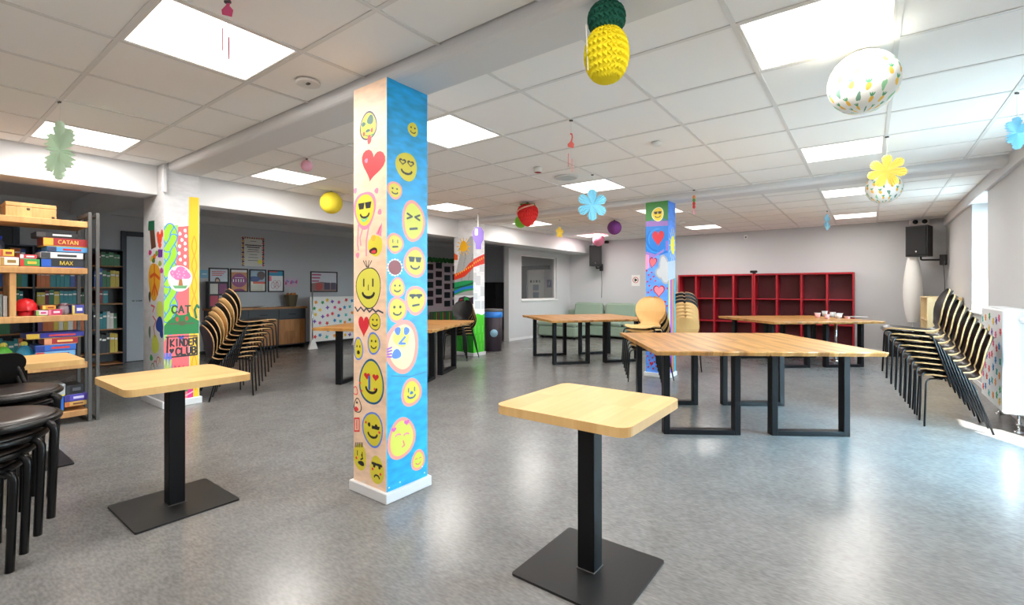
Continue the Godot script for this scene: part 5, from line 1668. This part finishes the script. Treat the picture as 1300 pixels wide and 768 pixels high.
	part(bt, "body", lathe(new_st(true), [Vector2(0.001, 0), Vector2(0.035, 0), Vector2(0.036, 0.2), Vector2(0.02, 0.23), Vector2(0.014, 0.24)], 18), paint(rgb8(66, 72, 92), 0.2))
	part(bt, "cap", lathe(new_st(true), [Vector2(0.02, 0.238), Vector2(0.02, 0.27), Vector2(0.001, 0.272)], 16), paint(rgb8(40, 70, 190), 0.4))
	var toys := [[4, 436, 0.075, rgb8(90, 170, 60), "green crumpled toy bag on the lower plank"], [30, 434, 0.075, rgb8(40, 120, 150), "teal toy bag beside the lower pile of games"]]
	for q in toys:
		var a := on_x(q[0], q[1], X - 0.14)
		var b := thing("toy_bag", q[4], "bag", Vector3(X - 0.12, 0.5505, a.z))
		part(b, "sack", lathe(new_st(true), [Vector2(0.001, 0), Vector2(q[2] * 0.9, 0), Vector2(q[2], 0.06), Vector2(q[2] * 0.8, 0.13), Vector2(q[2] * 0.3, 0.18), Vector2(0.001, 0.19)], 20, Vector3.ZERO, 6, 0.15), paint(q[3], 0.45))
		part(b, "knot", lathe(new_st(true), ball(0.025, 1.0, 6), 10, Vector3(0, 0.19, 0)), paint(rgb8(200, 190, 80)))

# ------------------------------------------------------------------ hanging decorations
func hang(t: Node3D, y_from: float, r := 0.0015) -> void:     # thread up to the ceiling and its clip
	var top := H - t.position.y
	part(t, "thread", tube(new_st(), [Vector3(0, y_from, 0), Vector3(0, top - 0.006, 0)], r, 5), M.string)
	part(t, "clip", bx(-0.014, 0.014, top - 0.012, top, -0.006, 0.006, 0.002), M.frame_dark)
func lantern(u: float, v: float, d: float, r: float, squash: float, m: Material, label: String, tilt := 0.0) -> Node3D:
	var at := Vector3(0, EYE, 0) + ray(u, v) * d
	var t := thing("paper_lantern", label, "paper lantern", at)
	var prof := ball(r, squash, 28)
	for i in prof.size():
		if i % 2 == 0:
			prof[i] *= 0.985
	part(t, "shade", lathe(new_st(true), prof, 32), m, Vector3.ZERO, Vector3(0, 0, tilt))
	part(t, "opening_ring", lathe(new_st(true), [Vector2(r * 0.16, r * squash * 0.985), Vector2(r * 0.18, r * squash), Vector2(r * 0.14, r * squash)], 16), M.frame_dark)
	hang(t, r * squash)
	return t
func fan_flower(u: float, v: float, d: float, r: float, petals: int, c: Color, label: String, turn: float, squash := 1.0) -> void:
	# folded tissue petals round a hub: every petal a pleated fan with a rounded end
	var at := Vector3(0, EYE, 0) + ray(u, v) * d
	var t := thing("tissue_flower", label, "paper flower", at, turn)
	var m := paint(c, 0.85)
	m.backlight_enabled = true
	m.backlight = Color(c.r, c.g, c.b) * 0.7
	for k in petals:
		var st := new_st()
		var n := 12
		var half := PI / petals * 0.96
		for i in n:
			var q := []
			for j in [i, i + 1]:
				var s: float = -1.0 + 2.0 * j / n
				var a: float = half * s
				var rr := r * (0.5 + 0.5 * sqrt(maxf(0.0, 1.0 - s * s)))
				var zz := 0.014 * (1.0 if j % 2 == 0 else -1.0)
				q.append(Vector3(sin(a) * rr, cos(a) * rr * squash, zz))
			tri(st, Vector3.ZERO, q[0], q[1], Vector3(0, 0, 1))
		part(t, "petal", st, m, Vector3.ZERO, Vector3(0, 0, TAU * k / petals))
	hang(t, r * squash * 0.9)
func honeycomb(parent: Node3D, called: String, prof: Array, leaves: int, m: Material) -> void:
	# tissue honeycomb: thin leaves round an axis, joined in an alternating pattern
	var st := new_st()
	for k in leaves:
		var a := TAU * k / leaves
		for i in prof.size() - 1:
			var w := 0.35 / leaves * TAU
			var s := 1.0 if i % 2 == 0 else -1.0
			var p0 := Vector3(prof[i].x * cos(a + w * s), prof[i].y, prof[i].x * sin(a + w * s))
			var p1 := Vector3(prof[i + 1].x * cos(a - w * s), prof[i + 1].y, prof[i + 1].x * sin(a - w * s))
			var b := a + TAU / leaves * 0.5
			var o0 := Vector3(prof[i].x * 0.86 * cos(b), prof[i].y, prof[i].x * 0.86 * sin(b))
			var o1 := Vector3(prof[i + 1].x * 0.86 * cos(b), prof[i + 1].y, prof[i + 1].x * 0.86 * sin(b))
			var c := a - TAU / leaves * 0.5
			var i0 := Vector3(prof[i].x * 0.86 * cos(c), prof[i].y, prof[i].x * 0.86 * sin(c))
			var i1 := Vector3(prof[i + 1].x * 0.86 * cos(c), prof[i + 1].y, prof[i + 1].x * 0.86 * sin(c))
			face(st, p0, p1, o1, o0, Vector3(cos(a), 0, sin(a)))
			face(st, p0, p1, i1, i0, Vector3(cos(a), 0, sin(a)))
	part(parent, called, st, m)
func pineapple_print() -> StandardMaterial3D:
	canvas(2.0, 1.0, 360, rgb8(240, 240, 236))
	var k := 0
	for i in 13:
		for j in 7:
			var c := Vector2(0.09 + i * 0.152 + 0.05 * (j % 2), 0.1 + j * 0.135 + 0.03 * sin(i * 2.0))
			if k % 3 == 2:
				dot(c, Vector2(0.026, 0.05), [rgb8(150, 206, 160), rgb8(120, 160, 140)][k % 2], 0.6 * sin(k), 0.2)
			else:
				dot(c, Vector2(0.026, 0.038), rgb8(244, 196, 84), 0.4 * sin(k), 0.06)
				for q in [-0.5, 0.0, 0.5]:
					dot(c + Vector2(q * 0.035, 0.052), Vector2(0.008, 0.022), rgb8(96, 168, 120), -q, 0.0)
			k += 1
	var m := painted("pineapple_print", 0.85)
	m.backlight_enabled = true
	m.backlight = Color(0.4, 0.4, 0.38)
	return m
func printed_ball(t: Node3D, r: float, m: Material, tilt := Vector3.ZERO) -> void:
	var st := new_st(true)
	var n := 36
	var rows := 24
	var p := func(i: int, j: int) -> Vector3:
		var th := PI * j / rows
		var a := TAU * i / n
		var rr := r * (1.0 if j % 2 else 0.99)
		return Vector3(rr * sin(th) * cos(a), r * cos(th), rr * sin(th) * sin(a))
	for i in n:
		for j in rows:
			for c in [[i, j], [i, j + 1], [i + 1, j + 1], [i, j], [i + 1, j + 1], [i + 1, j]]:
				var q: Vector3 = p.call(c[0], c[1])
				st.set_uv(Vector2(1.0 - float(c[0]) / n, float(c[1]) / rows))
				st.set_normal(q.normalized())
				st.add_vertex(q)
	var mesh := st.commit()
	mesh.surface_set_material(0, m)
	put(t, "shade", mesh, Vector3.ZERO, tilt)
	part(t, "opening_ring", lathe(new_st(true), [Vector2(r * 0.16, r * 0.985), Vector2(r * 0.18, r), Vector2(r * 0.14, r)], 16), M.frame_dark)
func at_ray(u: float, v: float, d: float) -> Vector3:
	return Vector3(0, EYE, 0) + ray(u, v) * d
func make_decorations() -> void:
	# large printed lanterns
	var pm := pineapple_print()
	var a := thing("paper_lantern", "large white paper lantern printed with pineapples under the light panel", "paper lantern", at_ray(1096, 105, 2.53))
	printed_ball(a, 0.163, pm, Vector3(0, 2.2, 0))
	hang(a, 0.16)
	a = thing("paper_lantern", "white pineapple-print paper lantern behind the yellow tissue flower", "paper lantern", at_ray(1122, 238, 5.1))
	printed_ball(a, 0.168, pm, Vector3(0, 0.4, 0))
	hang(a, 0.165)
	# plain lanterns
	var yl := paint(rgb8(240, 220, 60), 0.8)
	yl.backlight_enabled = true
	yl.backlight = Color(0.35, 0.3, 0.05)
	lantern(420.5, 257.5, 6.2, 0.142, 1.0, yl, "round yellow paper lantern hanging near the side beam")
	lantern(389.5, 210.5, 4.64, 0.055, 1.0, paint(rgb8(238, 176, 196), 0.8), "tiny pale pink paper ball")
	lantern(780, 289, 8.76, 0.13, 1.0, paint(rgb8(112, 50, 128), 0.8), "purple paper ball beside the blue tissue flower")
	lantern(760, 305, 11.2, 0.14, 1.0, paint(rgb8(250, 150, 180), 0.8), "bright pink paper ball before the wall loudspeaker")
	# flowers
	fan_flower(75.5, 191, 3.23, 0.2, 6, rgb8(226, 248, 226), "pale green tissue flower seen from the side near the beam", 0.22)
	fan_flower(752, 260, 5.29, 0.175, 6, rgb8(160, 226, 246), "sky blue six-petal tissue flower", YAW + 0.15)
	fan_flower(1126, 217, 3.97, 0.135, 7, rgb8(252, 234, 140), "yellow tissue flower hanging before a printed lantern", YAW - 0.75)
	fan_flower(1291, 169, 3.08, 0.105, 6, rgb8(176, 230, 248), "blue tissue flower close to the window wall", 0.9)
	fan_flower(1050, 282, 7.78, 0.13, 6, rgb8(176, 226, 244), "thin blue tissue flower seen edge-on before the back wall", 1.35)
	fan_flower(710.5, 295, 8.76, 0.1, 5, rgb8(250, 232, 130), "small yellow tissue flower near the inner window", YAW + 0.7)
	# honeycomb pineapple
	var t := thing("tissue_pineapple", "honeycomb tissue pineapple, yellow with dark green crown", "paper pineapple", at_ray(770, 70, 1.97))
	var ym := paint(rgb8(240, 222, 30), 0.85)
	ym.backlight_enabled = true
	ym.backlight = Color(0.3, 0.26, 0.02)
	var prof := []
	for i in 25:
		var th := PI * i / 24 - PI / 2
		prof.append(Vector2(0.092 * pow(maxf(cos(th), 0.0), 0.8) + 0.002, 0.115 * sin(th)))
	honeycomb(t, "fruit", prof, 26, ym)
	var crown := []
	for i in 15:
		var th := PI * i / 14 - PI / 2
		crown.append(Vector2(0.078 * pow(maxf(cos(th), 0.0), 0.7) + 0.002, 0.15 + 0.066 * sin(th)))
	honeycomb(t, "crown", crown, 22, paint(rgb8(8, 84, 66), 0.85))
	part(t, "card_edge", box(new_st(), Vector3(-0.05, 0.02, 0.075), Vector3(0.004, 0.19, 0.004), 0.001), M.plastic_white, Vector3.ZERO, Vector3(0, 0, 0.05))
	hang(t, 0.2)
	# strawberry with a green ball behind it
	t = thing("tissue_strawberry", "red honeycomb tissue strawberry with white specks", "paper strawberry", at_ray(670, 273, 7.0))
	var sp := []
	for i in 21:
		var th := PI * i / 20 - PI / 2
		sp.append(Vector2((0.15 + 0.045 * sin(th)) * maxf(cos(th), 0.0) + 0.002, 0.17 * sin(th)))
	honeycomb(t, "fruit", sp, 24, paint(rgb8(222, 50, 48), 0.85))
	part(t, "leaf_cap", prism(new_st(), flower2d(0.13, 6, 0.6, 36), 0.012, Transform3D(flat_y().basis, Vector3(0, 0.15, 0))), paint(rgb8(70, 150, 50), 0.85))
	var seeds := new_st()
	for k in 60:
		var th := -1.1 + 2.1 * fmod(k * 0.618, 1.0)
		var an := k * 2.399
		var q := Vector3((0.155 + 0.045 * sin(th)) * cos(th) * cos(an), 0.172 * sin(th), (0.155 + 0.045 * sin(th)) * cos(th) * sin(an))
		box(seeds, q, Vector3(0.014, 0.018, 0.014))
	var sd := part(t, "speck", seeds, paint(rgb8(246, 190, 170)))
	sd.set_meta("kind", "stuff")
	hang(t, 0.17)
	t = thing("tissue_ball", "light green honeycomb ball partly behind the strawberry", "paper ball", at_ray(661, 281.5, 7.35))
	honeycomb(t, "ball", ball(0.095, 1.0, 16), 20, paint(rgb8(130, 200, 70), 0.85))
	part(t, "core_card", lathe(new_st(true), [Vector2(0.02, -0.094), Vector2(0.02, 0.094)], 10), paint(rgb8(130, 200, 70), 0.85))
	hang(t, 0.09)
	# lilac cut-out on the mountain column
	t = thing("lilac_cutout", "lilac paper parrot cut-out hanging before the mountain column", "paper cut-out", at_ray(607, 302, 8.0), YAW)
	var cut := PackedVector2Array([Vector2(-0.04, -0.19), Vector2(0.05, -0.19), Vector2(0.055, -0.1), Vector2(0.09, -0.02), Vector2(0.095, 0.1), Vector2(0.06, 0.17), Vector2(0, 0.19), Vector2(-0.06, 0.17), Vector2(-0.09, 0.1), Vector2(-0.09, 0.0), Vector2(-0.045, -0.09)])
	part(t, "card", prism(new_st(), cut, 0.006), paint(rgb8(138, 114, 198), 0.7))
	part(t, "white_patch", prism(new_st(), round_rect(0.05, 0.12, 0.02), 0.008, Transform3D(Basis(), Vector3(-0.03, 0.1, 0))), M.plastic_white)
	hang(t, 0.18, 0.012)
	# flamingo strings and a pepper string
	for q in [[725, 178, 3.58, "coral flamingo pendant with two pink strips hanging below"], [289, 4, 2.1, "pink pendant with two strips under the first light panel"]]:
		t = thing("flamingo_pendant", q[3], "paper pendant", at_ray(q[0], q[1], q[2]), YAW)
		var b := PackedVector2Array([Vector2(-0.024, -0.05), Vector2(0.018, -0.06), Vector2(0.024, -0.03), Vector2(0.008, -0.012), Vector2(0.014, 0.02), Vector2(0.01, 0.05), Vector2(-0.006, 0.055), Vector2(-0.008, 0.045), Vector2(0.002, 0.04), Vector2(0.004, 0.02), Vector2(-0.006, -0.01), Vector2(-0.026, -0.03)])
		var pk := paint(rgb8(246, 120, 112) if q[0] > 500 else rgb8(230, 90, 140), 0.7)
		part(t, "flamingo", prism(new_st(), b, 0.004), pk)
		part(t, "thread_tail", tube(new_st(), [Vector3(0, -0.055, 0), Vector3(0.004, -0.24, 0)], 0.001, 4), M.string)
		var low := -0.10 if q[0] > 500 else -0.11
		part(t, "strip", bx(-0.024, -0.019, low - 0.1, low, -0.001, 0.001), pk)
		part(t, "strip", bx(0.004, 0.009, low - 0.14, low - 0.04, -0.001, 0.001), pk)
		hang(t, 0.05)
	t = thing("pepper_string", "string of tiny red and green beads with a pink tail", "bead string", at_ray(881, 255, 6.11))
	for k in 4:
		part(t, "bead", lathe(new_st(true), ball(0.018, 1.4, 8), 12, Vector3(0, 0.05 - k * 0.042, 0)), paint([rgb8(230, 140, 50), rgb8(90, 160, 60), rgb8(206, 50, 50), rgb8(206, 50, 50)][k]))
	part(t, "tail", bx(-0.008, 0.008, -0.17, -0.11, -0.002, 0.002), paint(rgb8(240, 150, 190)))
	hang(t, 0.06)
	# fittings on the ceiling
	for q in [[391, 104, 0.072, 0.016, "flat round white ceiling fitting beside the emoji column", 0], [683, 213, 0.045, 0.05, "white smoke alarm with red base on the ceiling", 1], [833.5, 181, 0.042, 0.03, "white smoke alarm on the ceiling beyond the pineapple", 2], [719, 225, 0.135, 0.012, "flat round grey loudspeaker in the ceiling", 3], [867, 281, 0.05, 0.05, "white smoke alarm on the ceiling behind the heart column", 2]]:
		var p := on_y(q[0], q[1], H)
		p.y = H
		t = thing("ceiling_fitting", q[4], "smoke alarm" if q[5] in [1, 2] else "ceiling fitting", p)
		var R: float = q[2]
		part(t, "rim", lathe(new_st(true), [Vector2(R * 0.9, -q[3]), Vector2(R, -q[3] * 0.8), Vector2(R, 0.0), Vector2(R * 0.9, 0.0)], 24), M.plastic_white)
		part(t, "face", lathe(new_st(true), [Vector2(0.001, -q[3] * 1.1), Vector2(R * 0.5, -q[3] * 1.08), Vector2(R * 0.92, -q[3] * 0.95)], 24), [M.plastic_white, paint(rgb8(150, 36, 36)), M.plastic_white, paint(rgb8(196, 196, 194), 0.8)][q[5]])
		if q[5] == 0:
			part(t, "sensor", box(new_st(), Vector3(0.02, -q[3] * 1.2, 0.01), Vector3(0.03, 0.012, 0.02), 0.004), M.frame_dark)
